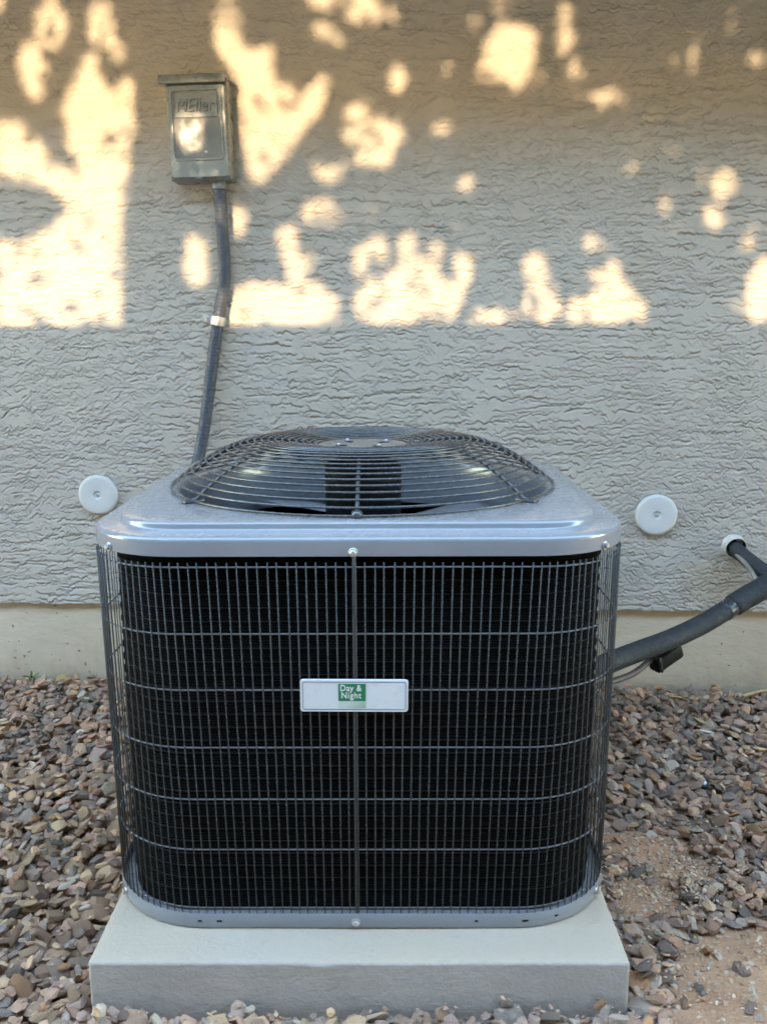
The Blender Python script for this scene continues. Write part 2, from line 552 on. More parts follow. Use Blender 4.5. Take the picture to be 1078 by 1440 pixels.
# ---- house: stucco wall on a concrete foundation, eave above
house = empty('house', (0, WALL_Y, 0), WALL_A)
tag(house, 'house with a beige trowelled stucco wall above a smooth cream concrete foundation', 'house')
def stucco_relief():
    """trowelled stucco: flat coats whose torn, jagged lower edges hang over the coat below"""
    r_ = np.random.default_rng(5)
    xs = np.concatenate([np.arange(-1.75, -1.08, 0.006), np.arange(-1.08, 1.10, 0.0022), np.arange(1.10, 1.75, 0.006)])
    zs = np.concatenate([np.arange(Z_STUCCO, 1.80, 0.0022), np.arange(1.80, 2.12, 0.006)])
    H = np.zeros((len(zs), len(xs)), np.float32)
    UPL = np.zeros_like(H)
    GRV = np.zeros_like(H)
    # broad hand-levelled undulation
    XX, ZZ = np.meshgrid(xs, zs)
    for k in range(14):
        kx, kz, ph = r_.normal(0, 7), r_.normal(0, 14), r_.uniform(0, 6.28)
        H += 0.00022 * np.sin(XX * kx + ZZ * kz + ph)
    def rough(x, z):      # where the trowel chattered more
        v = math.sin(3.1 * x + 1.3) * math.cos(4.7 * z + 0.6 * x) + 0.7 * math.sin(7.3 * x - 5.9 * z)
        if x > 0.55 and z < 0.62: v += 1.6 * min(1.0, (x - 0.55) / 0.15)
        return v
    def tear(x0, z0, L, A, G, jag, wav, lam, slope):
        i0, i1 = np.searchsorted(xs, x0), np.searchsorted(xs, x0 + L)
        if i1 - i0 < 3: return
        x = xs[i0:i1]
        t = (x - x0) / L
        zl = z0 + slope * (x - x0)
        n1 = max(3, int(L / 0.030) + 2)
        zl = zl + np.interp(t, np.linspace(0, 1, n1), np.cumsum(r_.normal(0, wav, n1)) * 0.6)
        for step_, am in ((0.010, jag * 0.75), (0.0055, jag * 0.75)):
            n2 = max(3, int(L / step_) + 2)
            zl = zl + np.interp(t, np.linspace(0, 1, n2), r_.normal(0, am, n2))
        n3 = max(3, int(L / 0.02) + 2)
        amp = np.clip(np.interp(t, np.linspace(0, 1, n3), r_.uniform(0.25, 1.15, n3)), 0.0, 1.1) * np.clip(np.minimum(t, 1 - t) * L / 0.006, 0, 1)
        j0, j1 = np.searchsorted(zs, zl.min() - 0.005), np.searchsorted(zs, zl.max() + 0.020)
        if j1 - j0 < 2: return
        d = zs[j0:j1, None] - zl[None, :]
        up_ = np.where(d > 0, A * np.exp(-np.maximum(d, 0) / lam), 0) * amp[None, :]
        gr_ = -G * np.exp(-((d + 0.0006) / 0.0013) ** 2 / 2) * amp[None, :]
        # a later coat covers the tears below it
        UPL[j0:j1, i0:i1] = np.maximum(UPL[j0:j1, i0:i1] * np.where(d > 0.0015, 1 - 0.5 * amp[None, :] * np.exp(-np.maximum(d, 0) / (lam * 2)), 1), up_)
        GRV[j0:j1, i0:i1] = np.minimum(GRV[j0:j1, i0:i1] * np.where(d > 0.0015, 1 - 0.55 * amp[None, :] * np.exp(-np.maximum(d, 0) / (lam * 2)), 1), gr_)
    xa, xb, za, zb = -1.75, 1.75, Z_STUCCO, 2.12
    for _ in range(9000):
        x0, z0 = r_.uniform(xa - 0.1, xb), r_.uniform(za, zb)
        q_ = rough(x0, z0)
        tear(x0, z0, r_.choice([0.025, 0.045, 0.08, 0.14]) * r_.uniform(0.6, 1.4), r_.uniform(0.0008, 0.0022), r_.uniform(0.0010, 0.0030), 0.0027 + 0.0007 * max(0, q_), 0.0034, r_.uniform(0.004, 0.010), r_.normal(0, 0.05))
    n_, tries = 0, 0
    while n_ < 17000 and tries < 80000:
        tries += 1
        x0, z0 = r_.uniform(xa, xb), r_.uniform(za, zb)
        q_ = rough(x0, z0)
        if r_.uniform(-1.4, 1.8) > q_: continue
        n_ += 1
        tear(x0, z0, r_.uniform(0.010, 0.034), r_.uniform(0.0007, 0.0020), r_.uniform(0.0006, 0.0022), 0.0034, 0.005, r_.uniform(0.003, 0.006), r_.normal(0, 0.55))
    H = H + UPL * 1.5 + GRV * 2.5
    ex = np.clip(np.minimum(XX - xs[0], xs[-1] - XX) / 0.08, 0, 1) * np.clip((zs[-1] - ZZ) / 0.08, 0, 1)
    H = H * ex
    nz, nx = len(zs), len(xs)
    V = np.stack([XX, -H, ZZ], 2)
    lipj = 0.0016 * np.sin(xs * 31) + 0.0012 * np.sin(xs * 83 + 1) + 0.0012 * np.sin(xs * 171) + r_.normal(0, 0.0004, nx)
    V[0, :, 2] += lipj
    lip = np.stack([xs, np.full(nx, 0.002), Z_STUCCO - 0.0010 + lipj], 1)[None]
    lip2 = np.stack([xs, np.full(nx, 0.014), Z_STUCCO + 0.0020 + lipj], 1)[None]
    V = np.concatenate([lip2, lip, V], 0)
    nz += 2
    idx = np.arange(nz * nx).reshape(nz, nx)
    F = np.stack([idx[:-1, :-1], idx[:-1, 1:], idx[1:, 1:], idx[1:, :-1]], 2).reshape(-1, 4)
    V = V.reshape(-1, 3)
    # the plain stretches of wall either side and above
    o_ = len(V)
    x1_, x2_, z2_ = xs[0], xs[-1], zs[-1]
    ext = [(-7, 0, Z_STUCCO), (x1_, 0, Z_STUCCO), (x1_, 0, 3.0), (-7, 0, 3.0), (x2_, 0, Z_STUCCO), (7, 0, Z_STUCCO), (7, 0, 3.0), (x2_, 0, 3.0), (x1_, 0, z2_), (x2_, 0, z2_),
           (-7, 0.2, Z_STUCCO), (7, 0.2, Z_STUCCO), (7, 0.2, 3.0), (-7, 0.2, 3.0)]
    V = np.concatenate([V, np.array(ext)], 0)
    F = np.concatenate([F, o_ + np.array([(0, 1, 2, 3), (4, 5, 6, 7), (8, 9, 7, 2), (11, 10, 13, 12)])], 0)
    me = bpy.data.meshes.new('stucco_wall')
    me.vertices.add(len(V))
    me.vertices.foreach_set('co', V.astype(np.float32).ravel())
    me.loops.add(F.size)
    me.loops.foreach_set('vertex_index', F.astype(np.int32).ravel())
    me.polygons.add(len(F))
    me.polygons.foreach_set('loop_start', np.arange(0, F.size, 4, dtype=np.int32))
    me.polygons.foreach_set('loop_total', np.full(len(F), 4, np.int32))
    me.update()
    me.validate()
    me.shade_smooth()
    return me
obj('stucco_wall', stucco_relief(), 'stucco', house)
obj('foundation', box_mesh('foundation', (0, 0.118, 0.05), (14, 0.2, 0.41)), 'foundation', house)
obj('drip_strip', box_mesh('drip_strip', (0, 0.0115, Z_STUCCO + 0.0005), (14, 0.012, 0.004)), 'strap', house)
obj('soffit', box_mesh('soffit', (0, -0.41, 2.09), (14, 0.86, 0.02)), 'eave', house)
obj('fascia', box_mesh('fascia', (0, -0.8525, 2.15), (14, 0.025, 0.18)), 'eave', house)
rf = bmesh.new()
bm_box(rf, (0, 0.4, 3.07), (14.2, 3.0, 0.05), rot=Matrix.Rotation(R(18), 3, 'X'))
bmesh.ops.translate(rf, vec=(0, 0.3, -0.25), verts=rf.verts)
obj('roof', from_bm('roof', rf), 'bark', house)

# ---- block fence behind the camera: its top throws the level shadow line on the house wall
FENCE_Y = -2.0
sh = on_wall(0, 0, 0.972)
k_ = (sh.y - (FENCE_Y - 0.07)) / -SUN_DIR.y
FENCE_Z = 0.972 + SUN_DIR.z * k_
fence = empty('block_fence', (0, FENCE_Y, GROUND_Z - 0.1), WALL_A)
tag(fence, 'low tan concrete block fence facing the house wall', 'fence')
FH = FENCE_Z - GROUND_Z + 0.1
obj('wall', box_mesh('wall', (0, 0, (FH - 0.05) / 2), (16, 0.14, FH - 0.05)), 'block', fence)
for k in range(40):
    obj('cap_block', bpy.data.meshes.get('cap_block') or box_mesh('cap_block', (0, 0, 0), (0.397, 0.16, 0.05), 0.004), 'block', fence, (-7.8 + 0.4 * k, 0, FH - 0.025))

# ---- tree behind the fence: its crown dapples the wall. Gaps of the crown, as (x, z) shapes of light on the wall.
def px_wall(u, v):
    """where the ray of a picture point meets the wall (used once to survey the gaps)"""
    d = q @ Vector(((u - 539) / F_PX, -(v - 720) / F_PX, -1))
    t = math.tan(WALL_A)
    k = (WALL_Y + t * CAM.x - CAM.y) / (d.y - t * d.x)
    P = CAM + d * k
    return P.x, P.z
ELL = [  # centre, radii, how open
    (78, 38, 22, 36, 1), (50, 105, 17, 40, .9), (170, 80, 9, 14, .7), (0, 8, 14, 14, .7), (148, 40, 22, 36, .35),
    (458, 12, 26, 17, 1), (512, 18, 30, 24, 1), (465, 45, 9, 9, .8), (488, 65, 14, 8, .6),
    (507, 180, 22, 30, .6), (548, 200, 22, 32, .6), (525, 228, 26, 12, .6), (470, 245, 24, 16, .7), (455, 305, 28, 18, .5),
    (280, 375, 17, 36, .9), (338, 312, 12, 30, .5), (408, 350, 18, 28, .8), (425, 395, 14, 30, .9),
    (511, 372, 11, 24, .7), (536, 362, 11, 26, .8), (580, 358, 20, 26, 1), (612, 372, 10, 18, .8), (652, 385, 14, 26, .9), (575, 427, 76, 42, 1),
    (563, 115, 13, 21, .8), (635, 102, 8, 10, .5), (722, 80, 36, 40, .9), (690, 106, 16, 14, .7), (708, 14, 20, 8, .4),
    (656, 264, 14, 12, .6), (626, 188, 18, 8, .5), (850, 140, 26, 9, .4), (976, 95, 7, 26, .3), (800, 55, 12, 26, .2),
    (757, 388, 20, 26, .8), (765, 435, 28, 32, .5), (692, 455, 38, 16, .5), (838, 350, 16, 13, .4),
    (1022, 262, 18, 18, .8), (1008, 308, 18, 24, .6), (990, 252, 6, 18, .4), (1022, 446, 28, 20, .7), (1072, 418, 20, 52, .9), (1058, 342, 12, 20, .6),
    (855, 445, 58, 26, .8), (290, 206, 20, 24, .4),
]
POLY = [
    [(0, 172), (30, 178), (62, 205), (96, 238), (128, 262), (176, 292), (172, 320), (110, 300), (70, 268), (20, 262), (0, 262)],
    [(0, 342), (40, 345), (80, 322), (110, 288), (178, 296), (174, 470), (0, 470)],
    [(98, 190), (96, 150), (112, 108), (128, 80), (142, 86), (150, 130), (164, 138), (184, 108), (196, 122), (190, 190), (184, 292), (166, 296), (118, 252), (100, 215)],
    [(306, 92), (310, -20), (338, -20), (342, 50), (352, 92), (368, 66), (390, 76), (388, 108), (406, 120), (422, 148), (452, 110), (470, 116), (462, 142), (440, 178), (420, 208), (396, 242), (368, 268), (356, 250), (345, 210), (343, 130), (325, 104)],
    [(318, 474), (320, 422), (350, 404), (380, 400), (412, 410), (440, 400), (478, 424), (480, 474)],
    [(795, 474), (830, 437), (848, 405), (855, 368), (872, 372), (880, 400), (904, 430), (916, 474)],
]
SHADE = [(38, 300, 46, 24), (60, 400, 18, 6), (105, 440, 14, 8)]
Xs, Zs = np.arange(-4.4, 4.4, 0.008), np.arange(0.85, 3.4, 0.008)
MASK = np.zeros((len(Zs), len(Xs)), np.float32)
MX, MZ = np.meshgrid(Xs, Zs)
for (u, v, ru, rv, o_) in ELL:
    cx, cz = px_wall(u, v)
    sx = abs(px_wall(u + 10, v)[0] - cx) / 10
    wob = 1 + 0.12 * np.sin(np.arctan2(MZ - cz, MX - cx) * 3 + u)
    MASK = np.maximum(MASK, np.where(((MX - cx) / (ru * sx)) ** 2 + ((MZ - cz) / (rv * sx)) ** 2 < wob, o_, 0))
for pl in POLY:
    w = [px_wall(*p_) for p_ in pl]
    ins = np.zeros(MX.shape, bool)
    for i in range(len(w)):
        (x1, z1), (x2, z2) = w[i], w[i - 1]
        c = ((z1 > MZ) != (z2 > MZ)) & (MX < (x2 - x1) * (MZ - z1) / (z2 - z1 + 1e-9) + x1)
        ins ^= c
    MASK = np.where(ins, 1.5, MASK)
for (u, v, ru, rv) in SHADE:
    cx, cz = px_wall(u, v)
    sx = abs(px_wall(u + 10, v)[0] - cx) / 10
    MASK = np.where(((MX - cx) / (ru * sx)) ** 2 + ((MZ - cz) / (rv * sx)) ** 2 < 1, 0, MASK)
for k in range(46):
    u, v = rng.uniform(430, 1078), rng.uniform(0, 440)
    cx, cz = px_wall(u, v)
    a, b_ = rng.uniform(0.007, 0.020), rng.uniform(0.008, 0.026)
    MASK = np.maximum(MASK, np.where(((MX - cx) / a) ** 2 + ((MZ - cz) / b_) ** 2 < 1, rng.uniform(0.15, 0.4), 0))
# the crown goes on either side with gaps of the same sizes
x_lo, x_hi = px_wall(0, 200)[0] - 0.03, px_wall(1078, 200)[0] + 0.03
for k in range(110):
    cx, cz = rng.uniform(-4.3, 4.3), rng.uniform(0.9, 2.1)
    if x_lo - 0.08 < cx < x_hi + 0.08 and cz < 1.9: continue
    a, b_ = rng.uniform(0.02, 0.09), rng.uniform(0.02, 0.10)
    MASK = np.maximum(MASK, np.where(((MX - cx) / a) ** 2 + ((MZ - cz) / b_) ** 2 < 1, rng.choice([.5, .9, 1]), 0))

tree = empty('tree', (0.35, -3.05, GROUND_Z))
tag(tree, 'leafy tree behind the block fence, straight across from the air conditioner', 'tree')
def grow_tree():
    v, f = [], []
    def add(path, rads):
        vv, ff = tube(path, rads, 8)
        o_ = len(v)
        v.extend(vv)
        f.extend([tuple(i + o_ for i in q_) for q_ in ff])
    add(smooth_path([(0, 0, -0.1), (0.02, 0.01, 0.5), (-0.03, 0, 1.1), (0, 0, 1.35)]), [0.10] * 5 + list(np.linspace(0.1, 0.075, 14)))
    for k in range(9):
        a = k * 2.4
        dx, dy = math.cos(a) * (1.1 if k % 2 else 1.9), math.sin(a) * 0.28
        zt = 1.55 + 0.19 * k
        P = smooth_path([(0, 0, 1.2), (dx * 0.35, dy * 0.4, 1.2 + (zt - 1.2) * 0.5), (dx * 0.75, dy * 0.9, zt), (dx, dy, zt + 0.1)])
        add(P, list(np.linspace(0.045, 0.008, len(P))))
    return mesh('trunk', v, f, True)
obj('trunk', grow_tree(), 'bark', tree)
def crown():
    n = 470000
    # candidate leaf centres through the crown's volume, behind the fence
    wx = rng.uniform(-4.2, 4.2, n)
    wz = rng.uniform(0.93, 3.2, n)
    depth = 0.18 + 1.9 * rng.uniform(0, 1, n) ** 1.4
    # walk from the wall point up the sun ray to the crown
    y_wall = WALL_Y + math.tan(WALL_A) * wx
    k = (y_wall - (FENCE_Y - depth)) / -SUN_DIR.y
    C = np.stack([wx + SUN_DIR.x * k, y_wall + SUN_DIR.y * k, wz + SUN_DIR.z * k], 1)
    L = rng.uniform(0.036, 0.062, n)
    Wd = L * rng.uniform(0.42, 0.6, n)
    a = rng.normal(size=(n, 3)); a /= np.linalg.norm(a, axis=1)[:, None]
    b = rng.normal(size=(n, 3)); b -= a * (a * b).sum(1)[:, None]; b /= np.linalg.norm(b, axis=1)[:, None]
    P = [C - a * (L / 2)[:, None], C + b * (Wd / 2)[:, None], C + a * (L / 2)[:, None], C - b * (Wd / 2)[:, None]]
    u = rng.uniform(0, 1, n)
    ok = np.ones(n, bool)
    for Q in (C, C * 0.5 + P[0] * 0.5, C * 0.5 + P[2] * 0.5):
        kk = (WALL_Y + math.tan(WALL_A) * Q[:, 0] - Q[:, 1]) / -SUN_DIR.y
        qx, qz = Q[:, 0] - SUN_DIR.x * kk, Q[:, 2] - SUN_DIR.z * kk
        i = np.clip(((qx - Xs[0]) / 0.008).astype(int), 0, len(Xs) - 1)
        j = np.clip(((qz - Zs[0]) / 0.008).astype(int), 0, len(Zs) - 1)
        m = MASK[j, i]
        ok &= ~(u < np.where(m > 1, 0.99, np.where(m >= 1, 0.955, 1 - (1 - m) * 0.13)))  | (m == 0)
    V = np.stack(P, 1)[ok].reshape(-1, 3) - np.array([0.35, -3.05, GROUND_Z])
    nf = int(ok.sum())
    me = bpy.data.meshes.new('crown')
    me.vertices.add(nf * 4)
    me.vertices.foreach_set('co', V.astype(np.float32).ravel())
    me.loops.add(nf * 4)
    me.loops.foreach_set('vertex_index', np.arange(nf * 4, dtype=np.int32))
    me.polygons.add(nf)
    me.polygons.foreach_set('loop_start', np.arange(0, nf * 4, 4, dtype=np.int32))
    me.polygons.foreach_set('loop_total', np.full(nf, 4, np.int32))
    me.update()
    me.validate()
    return me
obj('crown', crown(), 'leaf', tree)
for dx, where in ((-8.3, 'behind the block fence, on the conduit side'), (8.3, 'behind the block fence, on the pipe hole side')):
    t2 = tree.copy()  # added out of view, to keep the orange horizon glow off the wall
    link(t2)
    t2.location.x += dx
    t2['label'] = 'unseen leafy tree added to block horizon glow, ' + where
    t2['group'] = 'trees behind the fence'
    for ch in list(tree.children):
        c2 = ch.copy()
        link(c2, t2)
tree['group'] = 'trees behind the fence'

# ================================================================= CONCRETE PAD
PAD_TOP, PAD_Y0, PAD_W, PAD_D = 0.0728, -0.0747, 0.7913, 0.93
def pad_mesh():
    from mathutils import noise
    bm = bmesh.new()
    hz_ = PAD_TOP - GROUND_Z + 0.02
    bm_box(bm, (0, 0, hz_ / 2), (PAD_W, PAD_D, hz_), 0.004, 2)
    bmesh.ops.subdivide_edges(bm, edges=[e for e in bm.edges if e.calc_length() > 0.03], cuts=48, use_grid_fill=True)
    for v_ in bm.verts:
        p = v_.co.copy()
        d = Vector((noise.noise(p * 60 + Vector((3, 0, 0))), noise.noise(p * 60 + Vector((0, 7, 0))), noise.noise(p * 60))) * 0.0005
        d.z += noise.noise(p * 5) * 0.0012
        ex, ey, ez = PAD_W / 2 - abs(p.x), PAD_D / 2 - abs(p.y), hz_ - p.z
        if sorted((ex, ey, ez))[1] < 0.006:                        # along an edge: worn and chipped
            c_ = max(0.0, noise.noise(p * 22) - 0.25) * 0.009
            d += Vector((-math.copysign(c_, p.x) if ex < 0.006 else 0, -math.copysign(c_, p.y) if ey < 0.006 else 0, -c_ if ez < 0.006 else 0))
        v_.co = p + d
    return from_bm('concrete_pad', bm, True, 50)
pad = obj('concrete_pad', pad_mesh(), 'pad', None, (-0.0008, PAD_Y0 + PAD_D / 2, GROUND_Z - 0.02))
tag(pad, 'square light grey concrete equipment pad with dusty top lying in gravel', 'pad')

# ================================================================= AIR CONDITIONER
UW, UR = 0.814, 0.150
UC = UW / 2
Z0 = PAD_TOP + 0.0005                 # underside of the base pan
ac = empty('air_conditioner', (-0.002, UC, Z0))
tag(ac, 'square grey outdoor air conditioner with black coil behind a wire grille and round fan guard', 'air conditioner')
def zz(z): return z - Z0              # world height -> unit height
def ring_pts(inset, z, seg=10, side=10, rad=None):
    w = UW - 2 * inset
    r = max(0.01, UR - inset) if rad is None else rad
    return [(x, y, z) for x, y in rrect(w, w, r, seg, side)]

# base pan
RIM = 0.0255
PI_ = 0.0010                         # the pan is a little narrower than the cover
bl = [ring_pts(PI_ + 0.05, 0.004, 10, 10, 0.168 - 0.05 * 0.8), ring_pts(PI_ + 0.006, 0.0, 10, 10, 0.168 - 0.006 * 0.8), ring_pts(PI_ + 0.001, 0.002, 10, 10, 0.168 - 0.001 * 0.8), ring_pts(PI_ + 0.0, 0.006, 10, 10, 0.168 - 0.0 * 0.8), ring_pts(PI_ + 0.0, RIM - 0.002, 10, 10, 0.168 - 0.0 * 0.8), ring_pts(PI_ + 0.0007, RIM, 10, 10, 0.168 - 0.0007 * 0.8), ring_pts(PI_ + 0.0022, RIM, 10, 10, 0.168 - 0.0022 * 0.8), ring_pts(PI_ + 0.003, RIM - 0.002, 10, 10, 0.168 - 0.003 * 0.8), ring_pts(PI_ + 0.003, 0.012, 10, 10, 0.168 - 0.003 * 0.8), ring_pts(PI_ + 0.05, 0.011, 10, 10, 0.168 - 0.05 * 0.8), ring_pts(PI_ + 0.2, 0.011, 10, 10, 0.168 - 0.2 * 0.8)]
v, f = loft(bl, True, True, True)
pan = obj('base_pan', mesh('base_pan', v, f, True), 'lid', ac)
pan.data.set_sharp_from_angle(angle=R(50))

# coil
ci = 0.031
v, f = loft([ring_pts(ci, 0.016, 12, 6), ring_pts(ci, zz(0.684), 12, 6)], True)
coil = obj('coil', mesh('coil', v, f, True), 'coil', ac)
coil.data.set_sharp_from_angle(angle=R(40))
tz = zz(0.642)
ct = tube_mesh('coil_tube', ring_pts(ci - 0.001, 0, 8, 2), 0.0014, 5, True)
while tz > 0.03:
    obj('coil_tube', ct, 'tube', coil, (0, 0, tz))
    tz -= 0.0208

# wire guard: a cage of wires that leans in a little towards the base
def g_in(z):                           # inset of the cage at a world height
    return 0.0030 + 0.0030 * (0.648 - z) / 0.54
HZ = [0.648, 0.5485, 0.4625, 0.3721, 0.2885, 0.2054, 0.1069]
def h_wire(name, z):
    return tube_mesh(name, ring_pts(g_in(z), 0, 12, 2, UR - 0.006 + 0.016 * (0.648 - z) / 0.54), 0.0014, 6, True)
guard = obj('wire_guard', h_wire('wire_guard', HZ[0]), 'hwire_lit', ac, (0, 0, zz(HZ[0])))
def gz(z): return zz(z) - zz(HZ[0])    # height inside the guard
for z in HZ[1:]: obj('horizontal_wire', h_wire('horizontal_wire', z), 'hwire_lit', guard, (0, 0, gz(z)))
for a in range(4):
    c, s = math.cos(a * math.pi / 2), math.sin(a * math.pi / 2)
    x0 = -0.003
    P = [(x0 + 0.001, -UC + 0.0005, 0.6675), (x0 - 0.0005, -UC + g_in(0.64) - 0.001, 0.64), (x0 - 0.001, -UC + g_in(0.35) - 0.001, 0.35), (x0 - 0.001, -UC + g_in(0.09) - 0.0015, Z0 + 0.012)]
    obj('guard_rod', tube_mesh('guard_rod', [(p[0] * c - p[1] * s, p[0] * s + p[1] * c, gz(p[2])) for p in P], [0.0028, 0.0021, 0.0021, 0.0021], 8), 'wire', guard)
WL = 0.6555 - 0.0985
vw = tube_mesh('vertical_wire', [(0, 0, 0), (0, 0, WL * 0.33), (0, 0, WL * 0.66), (0, 0, WL)], 0.00100, 6)
def cage(z, seg=24):
    w = UW - 2 * (g_in(z) - 0.0024)
    return [Vector((x, y, 0)) for x, y in rrect(w, w, UR - 0.0036 + 0.016 * (0.648 - z) / 0.54, seg, seg)]
low_, top_ = cage(0.0985), cage(0.6555)
NO = len(low_)
per = [0.0]
for i in range(NO): per.append(per[-1] + (low_[(i + 1) % NO] - low_[i]).length)
NW = round(per[-1] / 0.01290)
j = 0
for k in range(NW):
    s_ = (k + 0.3) * per[-1] / NW
    while per[j + 1] < s_: j += 1
    t_ = (s_ - per[j]) / (per[j + 1] - per[j])
    p_ = low_[j].lerp(low_[(j + 1) % NO], t_)
    tg = (low_[(j + 1) % NO] - low_[j]).normalized()
    d_ = top_[j].lerp(top_[(j + 1) % NO], t_) - p_ + Vector((0, 0, WL)) + tg * random.gauss(0, 0.0008)
    obj('vertical_wire', vw, 'wire', guard, p_ + Vector((0, 0, gz(0.0985))) + tg * random.gauss(0, 0.0003), d_.to_track_quat('Z', 'Y').to_euler())
# corner strips
for sx in (-1, 1):
    for sy in (-1, 1):
        bm = bmesh.new()
        bm_box(bm, (0, 0, (zz(0.676) + 0.012) / 2), (0.0035, 0.012, zz(0.676) - 0.012), 0.0008, 1, Matrix.Rotation(R(10) * sx * sy, 3, 'Z'))
        obj('corner_strip', from_bm('corner_strip', bm), 'post', ac, (sx * (UC - 0.0285), sy * (UC - 0.152), 0))

# top cover
zl = zz(0.6638)
HOLE = 0.330
def top_cover():
    prof = [(0.003, 0.001), (0.0025, 0.0), (0.0, 0.0005), (0.0, 0.0205)]
    for k in range(1, 7):
        a = R(90 * k / 6)
        prof.append((0.008 * (1 - math.cos(a)), 0.0205 + 0.008 * math.sin(a)))
    prof += [(0.016, 0.0290), (0.028, 0.0296), (0.034, 0.0304)]
    prof += [(0.0365, 0.0312), (0.0378, 0.0332), (0.0388, 0.0380), (0.0402, 0.0408), (0.0432, 0.0424), (0.053, 0.0428)]
    loops = []
    for i_, z in prof:
        loops.append(ring_pts(i_, zl + z, 14, 14, max(0.02, UR - i_ * (1.0 if i_ < 0.034 else 1.12))))
    base = loops[-1]
    ang = [math.atan2(p[1], p[0]) for p in base]
    for rr_, dz in ((HOLE + 0.010, 0.0), (HOLE + 0.003, -0.001), (HOLE, -0.004), (HOLE - 0.002, -0.010), (HOLE - 0.004, -0.075), (HOLE + 0.004, -0.10)):
        loops.append([(rr_ * math.cos(a), rr_ * math.sin(a), zl + 0.0432 + dz) for a in ang])
    v, f = loft(loops, True)
    me = mesh('top_cover', v, f, True)
    me.set_sharp_from_angle(angle=R(60))
    return me
cover = obj('top_cover', top_cover(), 'lid', ac)
ZT = zl + 0.0432                       # top of the cover (unit height)

# screws
def screw_mesh():
    v, f = lathe([(0.0068, 0), (0.0068, 0.0012), (0.0060, 0.0018), (0.0045, 0.0018)], 16, False, True)
    h = [(0.0046 * math.cos(R(60 * k)), 0.0046 * math.sin(R(60 * k))) for k in range(6)]
    v2, f2 = loft([[(x, y, 0.0018) for x, y in h], [(x, y, 0.0052) for x, y in h], [(x * .8, y * .8, 0.0060) for x, y in h]], True, False, True)
    o_ = len(v)
    return mesh('screw', v + v2, f + [tuple(i + o_ for i in q_) for q_ in f2])
sm = screw_mesh()
def face_screw(parent, x, y, z, nx, ny, inset=0.0):
    n = Vector((nx, ny, 0)).normalized()
    x, y = x - n.x * inset, y - n.y * inset
    obj('screw', sm, 'screw', parent, (x, y, z), n.to_track_quat('Z', 'Y').to_euler())
def on_outline(ang_deg, side, rad=UR, inset=0.0):
    a = R(ang_deg)
    cx = (UC - inset - rad) * side
    return (cx + rad * math.sin(a) * side, -(UC - inset - rad) - rad * math.cos(a)), (math.sin(a) * side, -math.cos(a))
face_screw(cover, -0.0035, -UC, zl + 0.0065, 0, -1)
face_screw(pan, -0.005, -UC, 0.0125, 0, -1, PI_)
for s_ in (-1, 1):
    (x, y), (nx2, ny2) = on_outline(44, s_)
    face_screw(cover, x, y, zl + 0.006, nx2, ny2)
    (x, y), (nx2, ny2) = on_outline(58, s_, 0.168, PI_)
    face_screw(pan, x, y, 0.0135, nx2, ny2)
hole_m = box_mesh('drain_slot_shade', (0, 0, 0), (0.006, 0.0014, 0.003), 0.0005, 1)  # solid black pieces that paint the shade of open drain holes
for x, wide in ((-0.245, 1.0), (-0.215, 1.4), (0.305, 1.0), (0.255, 1.6), (0.18, 0.8)):
    r_ = abs(x) - (UC - PI_ - 0.168)
    if r_ > 0:
        a = math.asin(min(1, r_ / 0.168))
        y, rz = -(UC - PI_ - 0.168) - 0.168 * math.cos(a), a * (1 if x > 0 else -1)
    else: y, rz = -UC + PI_, 0
    o = obj('drain_slot_shade', hole_m, 'black', pan, (x, y, 0.014), (0, 0, rz))
    o.scale = (wide, 1, 1)

# fan guard: spokes, hub plate, concentric rings
GR, GH, HUB = 0.345, 0.0690, 0.077
def dome_z(r):
    r = min(r, GR)
    if r < 0.187: return GH + 0.0105 * math.sin(math.pi / 2 * max(0.0, (r - HUB) / 0.11))
    return GH + 0.0105 - (GH + 0.0075) * ((r - 0.187) / 0.158) ** 1.75
ARC = [(r, dome_z(r)) for r in np.linspace(HUB, GR, 400)]
cum = [0.0]
for a, b in zip(ARC, ARC[1:]): cum.append(cum[-1] + math.hypot(b[0] - a[0], b[1] - a[1]))
v, f = lathe([(0.0, GH - 0.004), (HUB + 0.003, GH - 0.004), (HUB + 0.004, GH - 0.001), (HUB + 0.002, GH + 0.0006), (HUB - 0.004, GH + 0.0004), (0.05, GH - 0.0008), (0.0, GH - 0.0008)], 48)
fg = obj('fan_guard', mesh('fan_guard', v, f, True), 'hub', ac, (0, 0, ZT))
for k in range(7):
    a = R(-90 + 360 / 7 * k)
    P = []
    for s_ in np.linspace(0, cum[-1], 30):
        i = min(int(np.searchsorted(cum, s_)), 399)
        r, z = ARC[i]
        P.append((r * math.cos(a), r * math.sin(a), z - 0.0042 + (0.0048 if i > 396 else 0)))
    obj('spoke', tube_mesh('spoke', P, 0.0031, 8), 'dark_wire', fg)
NR = 22
for k in range(NR):
    r = HUB + (GR - HUB) * (k + 0.6) / (NR - 0.4)
    z = dome_z(r)
    n = 72
    obj('ring_wire', tube_mesh('ring_wire', [(r * math.cos(2 * math.pi * t / n), r * math.sin(2 * math.pi * t / n), 0) for t in range(n)], 0.0020, 6, True), 'dark_wire', fg, (0, 0, max(z, 0.0022)))
